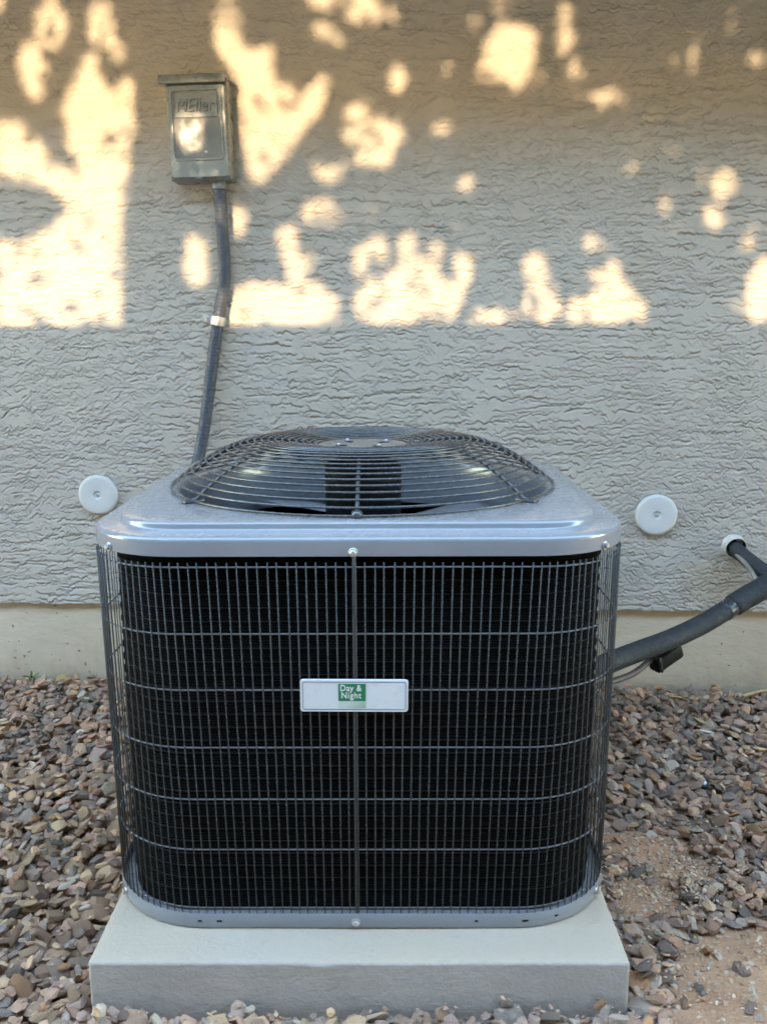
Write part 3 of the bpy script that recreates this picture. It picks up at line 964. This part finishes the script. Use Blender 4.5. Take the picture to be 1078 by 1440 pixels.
for k in range(4):
    a = R(35 + 90 * k)
    bm = bmesh.new()
    bm_box(bm, (0.047, 0, GH - 0.0004), (0.022, 0.009, 0.0018), 0.0008, 2)
    bmesh.ops.rotate(bm, cent=(0, 0, 0), matrix=Matrix.Rotation(a, 3, 'Z'), verts=bm.verts)
    o = obj('slot_shade', from_bm('slot_shade', bm), 'black', fg)  # solid black bar painting the shade of an opening in the hub plate
    v, f = lathe([(0.0042, 0), (0.0042, 0.003), (0.0030, 0.0042), (0, 0.0042)], 6)
    obj('nut', mesh('nut', v, f), 'screw', fg, (0.052 * math.cos(a), 0.052 * math.sin(a), GH + 0.0004))
for k in (1, 3, 4, 6):
    a = R(-90 + 360 / 7 * k)
    bm = bmesh.new()
    bm_box(bm, (GR - 0.001, 0, 0.0026), (0.036, 0.016, 0.0034), 0.0012, 2)
    vv, ff = lathe([(0.0062, 0.0041), (0.0062, 0.0052), (0.0045, 0.0066), (0, 0.0068)], 12)
    bv = [bm.verts.new((p[0] + GR + 0.008, p[1], p[2])) for p in vv]
    for q_ in ff:
        try: bm.faces.new([bv[i] for i in q_])
        except ValueError: pass
    bmesh.ops.rotate(bm, cent=(0, 0, 0), matrix=Matrix.Rotation(a, 3, 'Z'), verts=bm.verts)
    obj('mounting_tab', from_bm('mounting_tab', bm, True, 40), 'dark_wire', fg)
v, f = lathe([(0.0, 0.010), (0.007, 0.010), (0.0085, 0.006), (0.0085, 0.001), (0.0, 0.001)], 12)
obj('rod_end', mesh('rod_end', v, f, True), 'dark_wire', fg, (0, -GR + 0.004, 0.0))

# fan and motor
v, f = lathe([(0.0, GH - 0.006), (0.030, GH - 0.006), (0.034, GH - 0.030), (0.064, GH - 0.032), (0.070, GH - 0.038), (0.070, -0.075), (0.064, -0.085), (0.0, -0.085)], 40)
motor = obj('fan_motor', mesh('fan_motor', v, f, True), 'black', ac, (0, 0, ZT))
motor.data.set_sharp_from_angle(angle=R(40))
v, f = lathe([(0.0, -0.087), (0.045, -0.087), (0.048, -0.10), (0.048, -0.15), (0.0, -0.15)], 24)
fan = obj('fan', mesh('fan', v, f, True), 'black', ac, (0, 0, ZT))
def blade():
    L = []
    for i in range(9):
        r = 0.045 + (0.315 - 0.045) * i / 8
        row = []
        span = R(62) * (0.75 + 0.25 * math.sin(i / 8 * math.pi * 0.7))
        for jx in range(9):
            t = jx / 8 - 0.5
            a = t * span + 0.12 * (i / 8)
            z = -0.115 + 0.075 * t + 0.012 * math.sin(math.pi * (t + 0.5))
            row.append((r * math.cos(a), r * math.sin(a), z))
        L.append(row)
    v, f = loft(L, False)
    me = mesh('blade', v, f, True)
    return me
bmsh = blade()
for k in range(4):
    o = obj('blade', bmsh, 'blade', fan, (0, 0, 0), (0, 0, R(8 + 90 * k)))
    so = o.modifiers.new('thickness', 'SOLIDIFY')
    so.thickness = 0.002

# nameplate
NPX, NPZ = -0.004, zz(0.4565)
def flat_plate(name, w, h, r, y0, th, bev=0.0006, hole=None):
    """rounded plate, faces -y; hole=(w,h,r) makes it a thin frame"""
    o_ = rrect(w, h, r, 5, 1)
    if hole is None:
        i_ = rrect(w - 2 * bev, h - 2 * bev, max(r - bev, 0.0004), 5, 1)
        L = [[(x, y0, z) for x, z in o_], [(x, y0 - th + bev, z) for x, z in o_], [(x, y0 - th, z) for x, z in i_]]
        v, f = loft(L, True, True, True)
    else:
        i_ = rrect(hole[0], hole[1], hole[2], 5, 1)
        L = [[(x, y0, z) for x, z in o_], [(x, y0 - th, z) for x, z in o_], [(x, y0 - th, z) for x, z in i_], [(x, y0, z) for x, z in i_]]
        v, f = loft(L, True)
    bm = bmesh.new()
    bv = [bm.verts.new(p) for p in v]
    for q_ in f: bm.faces.new([bv[i] for i in q_])
    return from_bm(name, bm)
plate = obj('nameplate', flat_plate('nameplate', 0.157, 0.0495, 0.0045, 0, 0.003), 'plate', ac, (NPX, -UC - 0.0005, NPZ), (0, R(0.35), 0))
obj('border_line', flat_plate('border_line', 0.1505, 0.0430, 0.003, -0.003, 0.0003, hole=(0.1485, 0.0410, 0.0022)), 'plate_line', plate)
badge = obj('badge', flat_plate('badge', 0.0400, 0.0265, 0.0004, -0.003, 0.0005, 0.0001), 'green', plate, (-0.003, 0, 0.0053))
obj('badge_fade', flat_plate('badge_fade', 0.0400, 0.0105, 0.0004, -0.003, 0.0004, 0.0001), 'badge_pale', plate, (-0.003, 0, -0.0135))
obj('lettering', text_mesh('lettering', 'Day &', 0.0135, 0.0002, xscale=0.88, spacing=1.06, bold=0.00012), 'letter', plate, (-0.0045, -0.0038, 0.0108))
obj('lettering', text_mesh('lettering', 'Night', 0.0135, 0.0002, xscale=0.88, spacing=1.12, bold=0.00012), 'letter', plate, (-0.0040, -0.0038, -0.0004))

# ================================================================= DISCONNECT BOX AND CONDUIT
dbx = empty('disconnect_box', on_wall(-0.407, 0.0, 1.456), 0, (0, R(-1.0), WALL_A))
tag(dbx, 'grey metal electrical disconnect box with hood lid mounted on the stucco wall', 'electrical box')
BW, BH, BD = 0.148, 0.228, 0.062
obj('body', box_mesh('body', (0, -BD / 2 + 0.002, -0.002), (BW, BD, BH), 0.004, 3), 'box', dbx)
bm = bmesh.new()
bm_box(bm, (-0.006, -BD / 2 - 0.006, BH / 2 + 0.0035), (BW + 0.012, BD + 0.014, 0.009), 0.0025, 2)
bm_box(bm, (-0.006, -BD - 0.0130, BH / 2 - 0.003), (BW + 0.012, 0.004, 0.020), 0.0015, 2)
obj('hood', from_bm('hood', bm, True, 40), 'box', dbx)
cov = obj('cover', flat_plate('cover', BW - 0.006, BH - 0.016, 0.008, 0, 0.010, 0.003), 'box', dbx, (0, -BD + 0.002, -0.006))
obj('cover_frame', flat_plate('cover_frame', 0.124, 0.162, 0.008, -0.010, 0.0035, hole=(0.114, 0.152, 0.006)), 'box', cov, (0.0, 0, 0.015))
obj('lower_panel', flat_plate('lower_panel', 0.1125, 0.091, 0.003, -0.010, 0.0012), 'box_dark', cov, (0, 0, -0.0145))
emb = obj('embossed_panel', flat_plate('embossed_panel', 0.106, 0.0575, 0.005, -0.010, 0.0015, 0.001), 'box', cov, (-0.001, 0, 0.0605))
obj('panel_rim', flat_plate('panel_rim', 0.106, 0.0575, 0.005, -0.0115, 0.0012, hole=(0.101, 0.0525, 0.004)), 'box', cov, (-0.001, 0, 0.0605))
obj('embossed_lettering', text_mesh('embossed_lettering', 'MEller', 0.043, 0.0026, shear=0.2, xscale=0.80, spacing=1.02), 'box', cov, (0.0, -0.0128, 0.059))
v, f = lathe([(0.0, 0.003), (0.003, 0.003), (0.004, 0.0015), (0.004, 0)], 12)
obj('rivet', mesh('rivet', v, f, True), 'screw', cov, (0.02, -0.0112, -0.048), (R(90), 0, 0))
obj('latch_notch', box_mesh('latch_notch', (0, 0, 0), (0.018, 0.010, 0.006), 0.001), 'box_dark', dbx, (-0.002, -BD - 0.004, -BH / 2 + 0.002))

cpath = [(-0.367, 0.035, 1.356), (-0.366, 0.034, 1.306), (-0.364, 0.030, 1.219), (-0.364, 0.026, 1.112), (-0.384, 0.024, 1.008), (-0.405, 0.030, 0.882), (-0.424, 0.040, 0.754), (-0.444, 0.06, 0.646), (-0.46, 0.12, 0.55), (-0.43, 0.24, 0.48), (-0.37, 0.33, 0.47)]
dense = smooth_path([on_wall(x, o_, z) for x, o_, z in cpath], 26)
# fine corrugation along the run
path2, rad2, acc = [], [], 0.0
step = 0.0024
prev = dense[0]
pts = [dense[0]]
for p_ in dense[1:]:
    while (p_ - prev).length >= step:
        prev = prev + (p_ - prev).normalized() * step
        pts.append(prev)
rads = [0.0150 + (0.0007 if (k // 2) % 2 else 0.0) for k in range(len(pts))]
conduit = obj('electrical_conduit', tube_mesh('electrical_conduit', pts, rads, 14), 'conduit')
tag(conduit, 'dark grey flexible ribbed conduit running from the disconnect box down the wall', 'conduit')
v, f = lathe([(0.0, 0.0), (0.0185, 0.0), (0.0195, 0.003), (0.0195, 0.010), (0.018, 0.012), (0.018, 0.022), (0.0155, 0.024)], 20)
con = obj('connector', mesh('connector', v, f, True), 'box', conduit, on_wall(-0.3665, 0.034, 1.322))
con.data.set_sharp_from_angle(angle=R(40))
sp = on_wall(-0.385, 0.0, 1.006)
strap = empty('pipe_strap', sp, 0, (0, R(11), WALL_A))
tag(strap, 'small bright metal strap holding the grey conduit against the wall', 'strap')
L = []
for t in np.linspace(-20, 200, 23):
    a = R(t)
    L.append([(0.0175 * math.cos(a), -0.024 - 0.0175 * math.sin(a), h) for h in (-0.011, 0.011)] + [(0.0188 * math.cos(a), -0.024 - 0.0188 * math.sin(a), h) for h in (0.011, -0.011)])
v, f = loft(L, True, True, True)
obj('band', mesh('band', v, f), 'strap', strap)
obj('foot', box_mesh('foot', (-0.031, -0.0022, 0), (0.030, 0.003, 0.020), 0.001), 'strap', strap)
obj('screw', sm, 'screw', strap, (-0.034, -0.0035, 0), (R(90), 0, 0))

# ================================================================= ROUND CAPS ON THE WALL
def round_cap(x, z, label):
    t = empty('round_cover', on_wall(x, 0.0, z), 0, (0, 0, WALL_A))
    tag(t, label, 'cover')
    v, f = lathe([(0.050, -0.004), (0.0535, 0.004), (0.0535, 0.010), (0.052, 0.0135), (0.049, 0.0155), (0.044, 0.0162), (0.013, 0.0168), (0.0115, 0.0164), (0.0095, 0.0128), (0.0, 0.0124)], 56)
    v = [(p[0], -p[2], p[1]) for p in v]
    bm = bmesh.new()
    bv = [bm.verts.new(p) for p in v]
    for q_ in f:
        try: bm.faces.new([bv[i] for i in q_])
        except ValueError: pass
    bmesh.ops.remove_doubles(bm, verts=bm.verts, dist=1e-6)
    obj('disc', from_bm('disc', bm, True, 35), 'cap', t)
    v, f = lathe([(0.0042, 0), (0.0042, 0.0010), (0.003, 0.0018), (0.0, 0.0018)], 12)
    obj('screw', mesh('cap_screw', v, f, True), 'screw', t, (0, -0.0126, 0), (R(90), 0, 0))
round_cap(-0.728, 0.554, 'round white plastic cover on the stucco, on the conduit side of the air conditioner')
round_cap(0.738, 0.509, 'round white plastic cover on the stucco, beside the pipe hole')

# ================================================================= REFRIGERANT LINES
hole = on_wall(0.9415, 0.0, 0.4275)
def sp_(pts, per): return smooth_path([(x + 0.004, y - 0.05, z + 0.0055) for x, y, z in pts], per)
sleeve = empty('wall_sleeve', hole, 0, (R(99), R(0), WALL_A + R(6)))
tag(sleeve, 'short pale pipe sleeve stuck out of the stucco around the pipes', 'pipe sleeve')
v, f = lathe([(0.0290, -0.05), (0.0295, 0.004), (0.0285, 0.020), (0.0275, 0.0215), (0.0265, 0.020), (0.0265, -0.05)], 28)
obj('ring', mesh('ring', v, f, True), 'pvc', sleeve)
v, f = lathe([(0.0, -0.030), (0.0262, -0.030), (0.0262, 0.016)], 28)
obj('inside', mesh('inside', v, f), 'black', sleeve)  # black liner paints the shade within the open sleeve

upper = sp_([(0.928, 1.135, 0.434), (0.940, 1.105, 0.415), (0.962, 1.068, 0.394), (0.984, 1.035, 0.376), (1.004, 1.005, 0.362)], 6)
line = obj('insulated_pipe', tube_mesh('insulated_pipe', sp_([(0.36, 0.60, 0.245), (0.45, 0.655, 0.247), (0.547, 0.735, 0.2505), (0.62, 0.79, 0.254), (0.699, 0.84, 0.262), (0.791, 0.90, 0.278), (0.868, 0.947, 0.3015)], 8), 0.0236, 20), 'foam')
tag(line, 'thick black foam insulated refrigerant pipe curving from the wall hole to the air conditioner', 'pipe')
big = sp_([(0.880, 0.953, 0.3065), (0.915, 0.968, 0.322), (0.953, 0.98, 0.339), (0.995, 0.995, 0.3585), (1.025, 1.006, 0.372)], 6)
obj('outer_sleeve', tube_mesh('outer_sleeve', big, [0.0235] + [0.0275] * (len(big) - 2) + [0.025], 20), 'foam', line)
obj('upper_sleeve', tube_mesh('upper_sleeve', upper, [0.0165] * 5 + [0.0195] * (len(upper) - 5), 18), 'foam', line)
obj('tape_band', tube_mesh('tape_band', sp_([(0.858, 0.941, 0.2975), (0.873, 0.950, 0.3035), (0.889, 0.957, 0.310)], 4), 0.0244, 20), 'tape', line)
thin = obj('thin_tube', tube_mesh('thin_tube', sp_([(0.929, 1.118, 0.418), (0.938, 1.075, 0.402), (0.952, 1.035, 0.380), (0.958, 1.008, 0.355), (0.952, 0.998, 0.335)], 6), 0.0062, 10), 'copper', line)
cable = obj('control_cable', tube_mesh('control_cable', sp_([(0.36, 0.66, 0.20), (0.46, 0.70, 0.193), (0.554, 0.76, 0.192), (0.609, 0.80, 0.196), (0.662, 0.845, 0.214)], 8), 0.0075, 10), 'cable')
tag(cable, 'thin brown cable running under the black foam pipe into the air conditioner', 'cable')
wr = empty('black_wrap', (0.700, 0.806, 0.2175), 0, (0, R(-17), R(26)))
tag(wr, 'black rubber wrap hanging below the foam pipe near the brown cable', 'wrap')
bm = bmesh.new()
bm_box(bm, (0, 0, 0), (0.082, 0.035, 0.034), 0.006, 2)
for v_ in bm.verts:
    v_.co.z += 0.004 * math.sin(v_.co.x * 60) + random.uniform(-1, 1) * 0.0012
    v_.co.y += random.uniform(-1, 1) * 0.0012
obj('body', from_bm('body', bm, True, 50), 'black', wr)
bm = bmesh.new()
bm_box(bm, (-0.034, -0.004, 0.003), (0.006, 0.040, 0.040), 0.002, 2)
obj('tie', from_bm('tie', bm, True, 40), 'tape', wr)

# ================================================================= GRAVEL
def stone_proto(k):
    r_ = random.Random(100 + k)
    bm = bmesh.new()
    sx, sy, sz = 1.0, r_.uniform(0.46, 0.82), r_.uniform(0.22, 0.44)
    for _ in range(26):
        while True:
            p_ = Vector((r_.uniform(-1, 1), r_.uniform(-1, 1), r_.uniform(-1, 1)))
            if 0.5 < (abs(p_.x) ** 3 + abs(p_.y) ** 3 + abs(p_.z) ** 3) < 1: break
        bm.verts.new((p_.x * sx / 2, p_.y * sy / 2, p_.z * sz / 2))
    r = bmesh.ops.convex_hull(bm, input=bm.verts)
    bmesh.ops.delete(bm, geom=list({g_ for g_ in r['geom_interior'] + r['geom_unused'] if isinstance(g_, bmesh.types.BMVert)}), context='VERTS')
    bmesh.ops.remove_doubles(bm, verts=bm.verts, dist=0.07)
    bmesh.ops.triangulate(bm, faces=bm.faces)
    bmesh.ops.recalc_face_normals(bm, faces=bm.faces)
    me = bpy.data.meshes.new('stone')
    bm.to_mesh(me)
    bm.free()
    me.shade_smooth()
    me.set_sharp_from_angle(angle=R(24))
    me.materials.append(MAT['stone'])
    return me
PROTO = [stone_proto(k) for k in range(18)]
PV = []
for me in PROTO:
    a = np.empty(len(me.vertices) * 3, np.float32); me.vertices.foreach_get('co', a)
    t = np.empty(len(me.polygons) * 3, np.int32); me.polygons.foreach_get('vertices', t)
    PV.append((a.reshape(-1, 3), t.reshape(-1, 3)))
PAL = {'mauve grey': (0.29, 0.205, 0.175), 'brown': (0.32, 0.20, 0.135), 'tan': (0.47, 0.325, 0.20), 'pinkish': (0.42, 0.255, 0.185),
       'dark grey': (0.155, 0.13, 0.12), 'light grey': (0.39, 0.335, 0.29), 'rusty orange': (0.43, 0.225, 0.10), 'pale cream': (0.58, 0.48, 0.37)}
KINDS = list(PAL)
X0, X1, Y0, Y1, CELL = -1.42, 1.42, -0.62, 1.26, 0.005
hx, hy = np.arange(X0, X1, CELL), np.arange(Y0, Y1, CELL)
HXX, HYY = np.meshgrid(hx, hy)
HM = ground_height(HXX, HYY)
stones = []
cth, sth = math.cos(YAW), math.sin(YAW)
def seen_size(p_, size):
    d = p_ - CAM
    c = q.transposed() @ d
    if c.z >= -0.05: return 0
    u, v_ = 539 + F_PX * c.x / -c.z, 720 - F_PX * c.y / -c.z
    if not (8 < u < 1070 and 700 < v_ < 1432): return 0
    return size * F_PX / -c.z
def try_stone(x, y, size, kd=None, sink=0.28):
    if abs(x + 0.0008) < PAD_W / 2 + size * 0.33 and PAD_Y0 - size * 0.33 < y < PAD_Y0 + PAD_D + 0.01: return
    if y > WALL_Y + math.tan(WALL_A) * x + 0.012 - size * 0.3: return
    pi = int(rng.integers(len(PROTO)))
    V, T = PV[pi]
    rot = Euler((rng.normal(0, 0.34), rng.normal(0, 0.34), rng.uniform(0, 6.283)))
    S = Vector((size, size * rng.uniform(0.8, 1.15), size * rng.uniform(0.85, 1.35)))
    M = rot.to_matrix() @ Matrix.Diagonal(S)
    W = V @ np.array(M).T
    r = size * 0.38
    i0, i1 = int((x - r - X0) / CELL), int((x + r - X0) / CELL) + 1
    j0, j1 = int((y - r - Y0) / CELL), int((y + r - Y0) / CELL) + 1
    if i0 < 0 or j0 < 0 or i1 >= len(hx) or j1 >= len(hy): return
    patch = HM[j0:j1, i0:i1]
    zmin, zmax = W[:, 2].min(), W[:, 2].max()
    rest = float(np.percentile(patch, 55 if size > 0.015 else 12))
    z = rest - zmin - (zmax - zmin) * sink
    dd = ((HXX[j0:j1, i0:i1] - x) ** 2 + (HYY[j0:j1, i0:i1] - y) ** 2) / (r * r)
    top = z + zmax * (1 - 0.55 * dd)
    HM[j0:j1, i0:i1] = np.where(dd < 1, np.maximum(patch, top), patch)
    # colour mix: tanner in the front left, greyer by the wall and on the right
    if kd is None:
        if x < 0: w = [.22, .20, .20 + .14 * (y < 0.45), .17, .07 + .25 * (y > 0.7), .10, .03, .015]
        else: w = [.27, .20, .09, .14, .20 + .08 * (y > 0.5), .09, .025, .012]
        kd = KINDS[int(rng.choice(len(KINDS), p=np.array(w) / sum(w)))]
    c = np.array(PAL[kd]) * np.array((1.12, 0.98, 0.85)) * rng.uniform(0.72, 1.28) * (1 + rng.normal(0, 0.022, 3))
    stones.append((pi, Vector((x, y, z)), rot, S, kd, np.clip(c, 0.02, 0.8), size))
def in_reach(x, y):
    return abs(x - 0.02) < 0.66 + 0.37 * (y + 0.12) + 0.22
def scatter(pts, smin, smax, sink, keep_dirt=0.0):
    for x, y in pts:
        if not in_reach(x, y): continue
        da = float(dirt_amount(x, y))
        if da > 0.35 and rng.uniform() > keep_dirt * (1.2 - da): continue
        try_stone(x, y, float(rng.triangular(smin, smin * 0.6 + smax * 0.4, smax)), None, sink)
def jitter_grid(step):
    pts = [(x + rng.uniform(-.5, .5) * step, y + rng.uniform(-.5, .5) * step) for x in np.arange(X0 + 0.05, X1 - 0.05, step) for y in np.arange(Y0 + 0.05, Y1 - 0.03, step)]
    rng.shuffle(pts)
    return pts
scatter(jitter_grid(0.0155), 0.016, 0.034, 0.34, 0.02)
scatter(jitter_grid(0.023), 0.026, 0.056, 0.34, 0.04)
n_big = len(stones)
scatter(jitter_grid(0.029), 0.010, 0.042, 0.26, 0.35)
scatter(jitter_grid(0.030), 0.006, 0.014, 0.30, 0.6)
n_small = len(stones)
# grit on the bare dirt and along the pad
for _ in range(2600):
    cx, cy, rx, ry = DIRT[int(rng.integers(len(DIRT)))]
    try_stone(cx + rng.normal(0, rx * 1.1), cy + rng.normal(0, ry * 1.1), float(rng.uniform(0.004, 0.012)), rng.choice(['tan', 'pinkish', 'light grey', 'brown', 'pale cream']), 0.35)
for _ in range(160):
    try_stone(rng.uniform(-0.42, 0.42), PAD_Y0 - abs(rng.normal(0.005, 0.012)) - 0.004, float(rng.uniform(0.005, 0.013)), None, 0.3)

# the 300 stones that show largest are things of their own; the rest is one mass
def exposed(s):
    pi, p_, rot, S, kd, c, size = s
    i, j = int((p_.x - X0) / CELL), int((p_.y - Y0) / CELL)
    W = PV[pi][0] @ np.array(rot.to_matrix() @ Matrix.Diagonal(S)).T
    top = p_.z + W[:, 2].max()
    a = HM[max(0, j - 1):j + 2, max(0, i - 1):i + 2]
    return top >= a.max() - 0.003
order = sorted([(seen_size(s[1], s[6]), k) for k, s in enumerate(stones) if k < n_small and exposed(s)], reverse=True)
single = {k for sz, k in order[:300] if sz > 10}
V_all, T_all, C_all, off = [], [], [], 0
cnt = {}
for k, (pi, p_, rot, S, kd, c, size) in enumerate(stones):
    if k in single:
        o = obj('stone', PROTO[pi], None, None, p_, rot)
        o.scale = S
        o.color = (*[float(x) for x in c], 1)
        place = 'in front of the pad' if p_.y < PAD_Y0 else ('left of the pad' if p_.x < 0 else 'right of the pad')
        place = {'in front of the pad': 'against the front of the pad', 'left of the pad': 'between pad and disconnect box wall', 'right of the pad': 'between pad and pipe hole'}[place]
        far = 'by the foundation' if p_.y > 0.85 else place
        W_ = PV[pi][0] @ np.array(Matrix.Diagonal(S))
        e_ = np.ptp(W_, axis=0)
        bigw = 'large' if size > 0.036 else ('small' if size < 0.028 else 'medium')
        sh_ = 'elongated' if e_[1] / e_[0] < 0.68 else ('broad' if e_[1] / e_[0] > 0.85 else 'angular')
        th_ = 'flat' if e_[2] / e_[0] < 0.42 else ('chunky' if e_[2] / e_[0] > 0.56 else 'faceted')
        ti_ = 'standing tilted' if max(abs(rot.x), abs(rot.y)) > 0.5 else ('lying level' if max(abs(rot.x), abs(rot.y)) < 0.22 else 'slightly tilted')
        dk_ = 'pale ' if c.mean() > 1.1 * np.mean(PAL[kd]) else ('dusky ' if c.mean() < 0.9 * np.mean(PAL[kd]) else '')
        tag(o, f'{bigw} {th_} {sh_} {dk_}{kd} stone {ti_} {far}', 'stone', f'{kd} loose stones')
        continue
    V, T = PV[pi]
    M = np.array(rot.to_matrix() @ Matrix.Diagonal(S))
    V_all.append(V @ M.T + np.array(p_))
    T_all.append(T + off)
    C_all.append(np.repeat(c[None, :], len(V), 0))
    off += len(V)
V_all, T_all, C_all = np.concatenate(V_all), np.concatenate(T_all), np.concatenate(C_all)
gm = bpy.data.meshes.new('gravel')
gm.vertices.add(len(V_all))
gm.vertices.foreach_set('co', V_all.astype(np.float32).ravel())
gm.loops.add(T_all.size)
gm.loops.foreach_set('vertex_index', T_all.astype(np.int32).ravel())
gm.polygons.add(len(T_all))
gm.polygons.foreach_set('loop_start', np.arange(0, T_all.size, 3, dtype=np.int32))
gm.polygons.foreach_set('loop_total', np.full(len(T_all), 3, np.int32))
gm.update()
at = gm.color_attributes.new('stone_colour', 'FLOAT_COLOR', 'POINT')
at.data.foreach_set('color', np.concatenate([C_all, np.ones((len(C_all), 1))], 1).astype(np.float32).ravel())
gm.shade_smooth()
gm.set_sharp_from_angle(angle=R(24))
gravel = obj('gravel', gm, 'gravel')
tag(gravel, 'mixed brown, grey and tan crushed stone gravel covering the ground', 'gravel', kind='stuff')
def top_z(x, y):
    return float(HM[int((y - Y0) / CELL), int((x - X0) / CELL)])

# ================================================================= SMALL THINGS IN THE GRAVEL
def stick(p0, p1, r, label, mat='straw', cat='twig', sag=0.004):
    a = Vector((p0[0], p0[1], top_z(p0[0], p0[1]) + r * 0.7))
    b = Vector((p1[0], p1[1], p1[2] if len(p1) > 2 else top_z(p1[0], p1[1]) + r * 0.7))
    m_ = (a + b) / 2 + Vector((0.004, 0.003, sag))
    P = smooth_path([a, m_, b], 6)
    o = obj('twig', tube_mesh('twig', P, list(np.linspace(r, r * 0.55, len(P))), 7), mat)
    return tag(o, label, cat)
stick((0.965, 0.995), (1.075, 1.03, 0.045), 0.0045, 'straw coloured dry twig leaning on the gravel by the foundation under the pipe hole')
stick((0.775, 0.985), (0.845, 1.0), 0.0028, 'thin dry straw lying on the gravel by the foundation below the black wrap')
stick((0.545, 0.045), (0.552, 0.085), 0.0016, 'thin pale stalk lying on the dirt beside the pad corner')
def bit(name, me, mat, x, y, dz, rot, label, cat):
    o = obj(name, me, mat, None, (x, y, top_z(x, y) + dz), rot)
    return tag(o, label, cat)
v, f = lathe([(0.0, 0.0), (0.0105, 0.0), (0.0115, 0.002), (0.0115, 0.008), (0.010, 0.0095), (0.0, 0.0095)], 18)
bc = bit('bottle_cap', mesh('bottle_cap', v, f, True), 'foam', 0.727, 0.587, 0.001, (R(35), 0, 0), 'small black plastic cap with a white dot lying in the gravel', 'cap')
v, f = lathe([(0.0, 0.0108), (0.0055, 0.0108), (0.006, 0.0096), (0.0, 0.0096)], 12)
obj('dot', mesh('dot', v, f, True), 'chip', bc)
bit('plastic_sliver', box_mesh('plastic_sliver', (0, 0, 0), (0.034, 0.006, 0.003), 0.001), 'chip', 0.818, 0.83, 0.004, (0.1, 0.15, -0.2), 'thin white plastic sliver lying flat in the dark gravel', 'litter')
bit('white_chip', stone_proto(77), None, 0.848, 0.76, 0.003, (0.4, 0.2, 0.6), 'small bright white stone chip near the plastic sliver', 'stone')
wc = bpy.data.objects['white_chip']
wc.scale = (0.017, 0.017, 0.017)
wc.color = (0.62, 0.58, 0.52, 1)
# dead leaves and a weed by the foundation
def leaf_mesh(name, L, W, curl):
    V, F = [], []
    for i in range(7):
        t = i / 6
        w = W * math.sin(math.pi * min(0.98, t * 0.95 + 0.03)) ** 0.8
        z = curl * math.sin(t * math.pi)
        V += [(L * (t - 0.5), -w / 2, z + curl * 0.5), (L * (t - 0.5), 0, z), (L * (t - 0.5), w / 2, z + curl * 0.5)]
    for i in range(6):
        a = i * 3
        F += [(a, a + 1, a + 4, a + 3), (a + 1, a + 2, a + 5, a + 4)]
    return mesh(name, V, F, True)
for (x, y, L_, a, mt, lb) in ((-0.845, 1.10, 0.045, 0.5, 'straw', 'curled tan dry leaf against the foundation on the conduit side'),
                             (0.90, 1.01, 0.035, 2.0, 'straw', 'curled tan dry leaf by the foundation under the tape band of the pipe'),
                             (1.005, 0.82, 0.045, 1.2, 'weed', 'yellowish green leaf lying on the gravel out from the pipe elbow')):
    o = bit('dry_leaf', leaf_mesh('dry_leaf', L_, L_ * 0.55, 0.007), mt, x, y, 0.004, (0.3, 0.2, a), lb, 'leaf')
    so = o.modifiers.new('thickness', 'SOLIDIFY')
    so.thickness = 0.0008
wx_, wy_ = -0.938, 1.12
weed = empty('weed', (wx_, wy_, top_z(wx_, wy_) - 0.002))
tag(weed, 'tiny green weed growing by the foundation on the conduit side', 'weed')
for k in range(7):
    lm = leaf_mesh('leaf', 0.034 + 0.008 * (k % 3), 0.011, 0.006)
    a = k * 0.95
    lm.transform(Matrix.Scale(0.6, 4))
    o = obj('leaf', lm, 'weed', weed, (0.016 * math.cos(a), 0.010 * math.sin(a), 0.010 + 0.003 * (k % 3)), (0.2, -0.5, a))
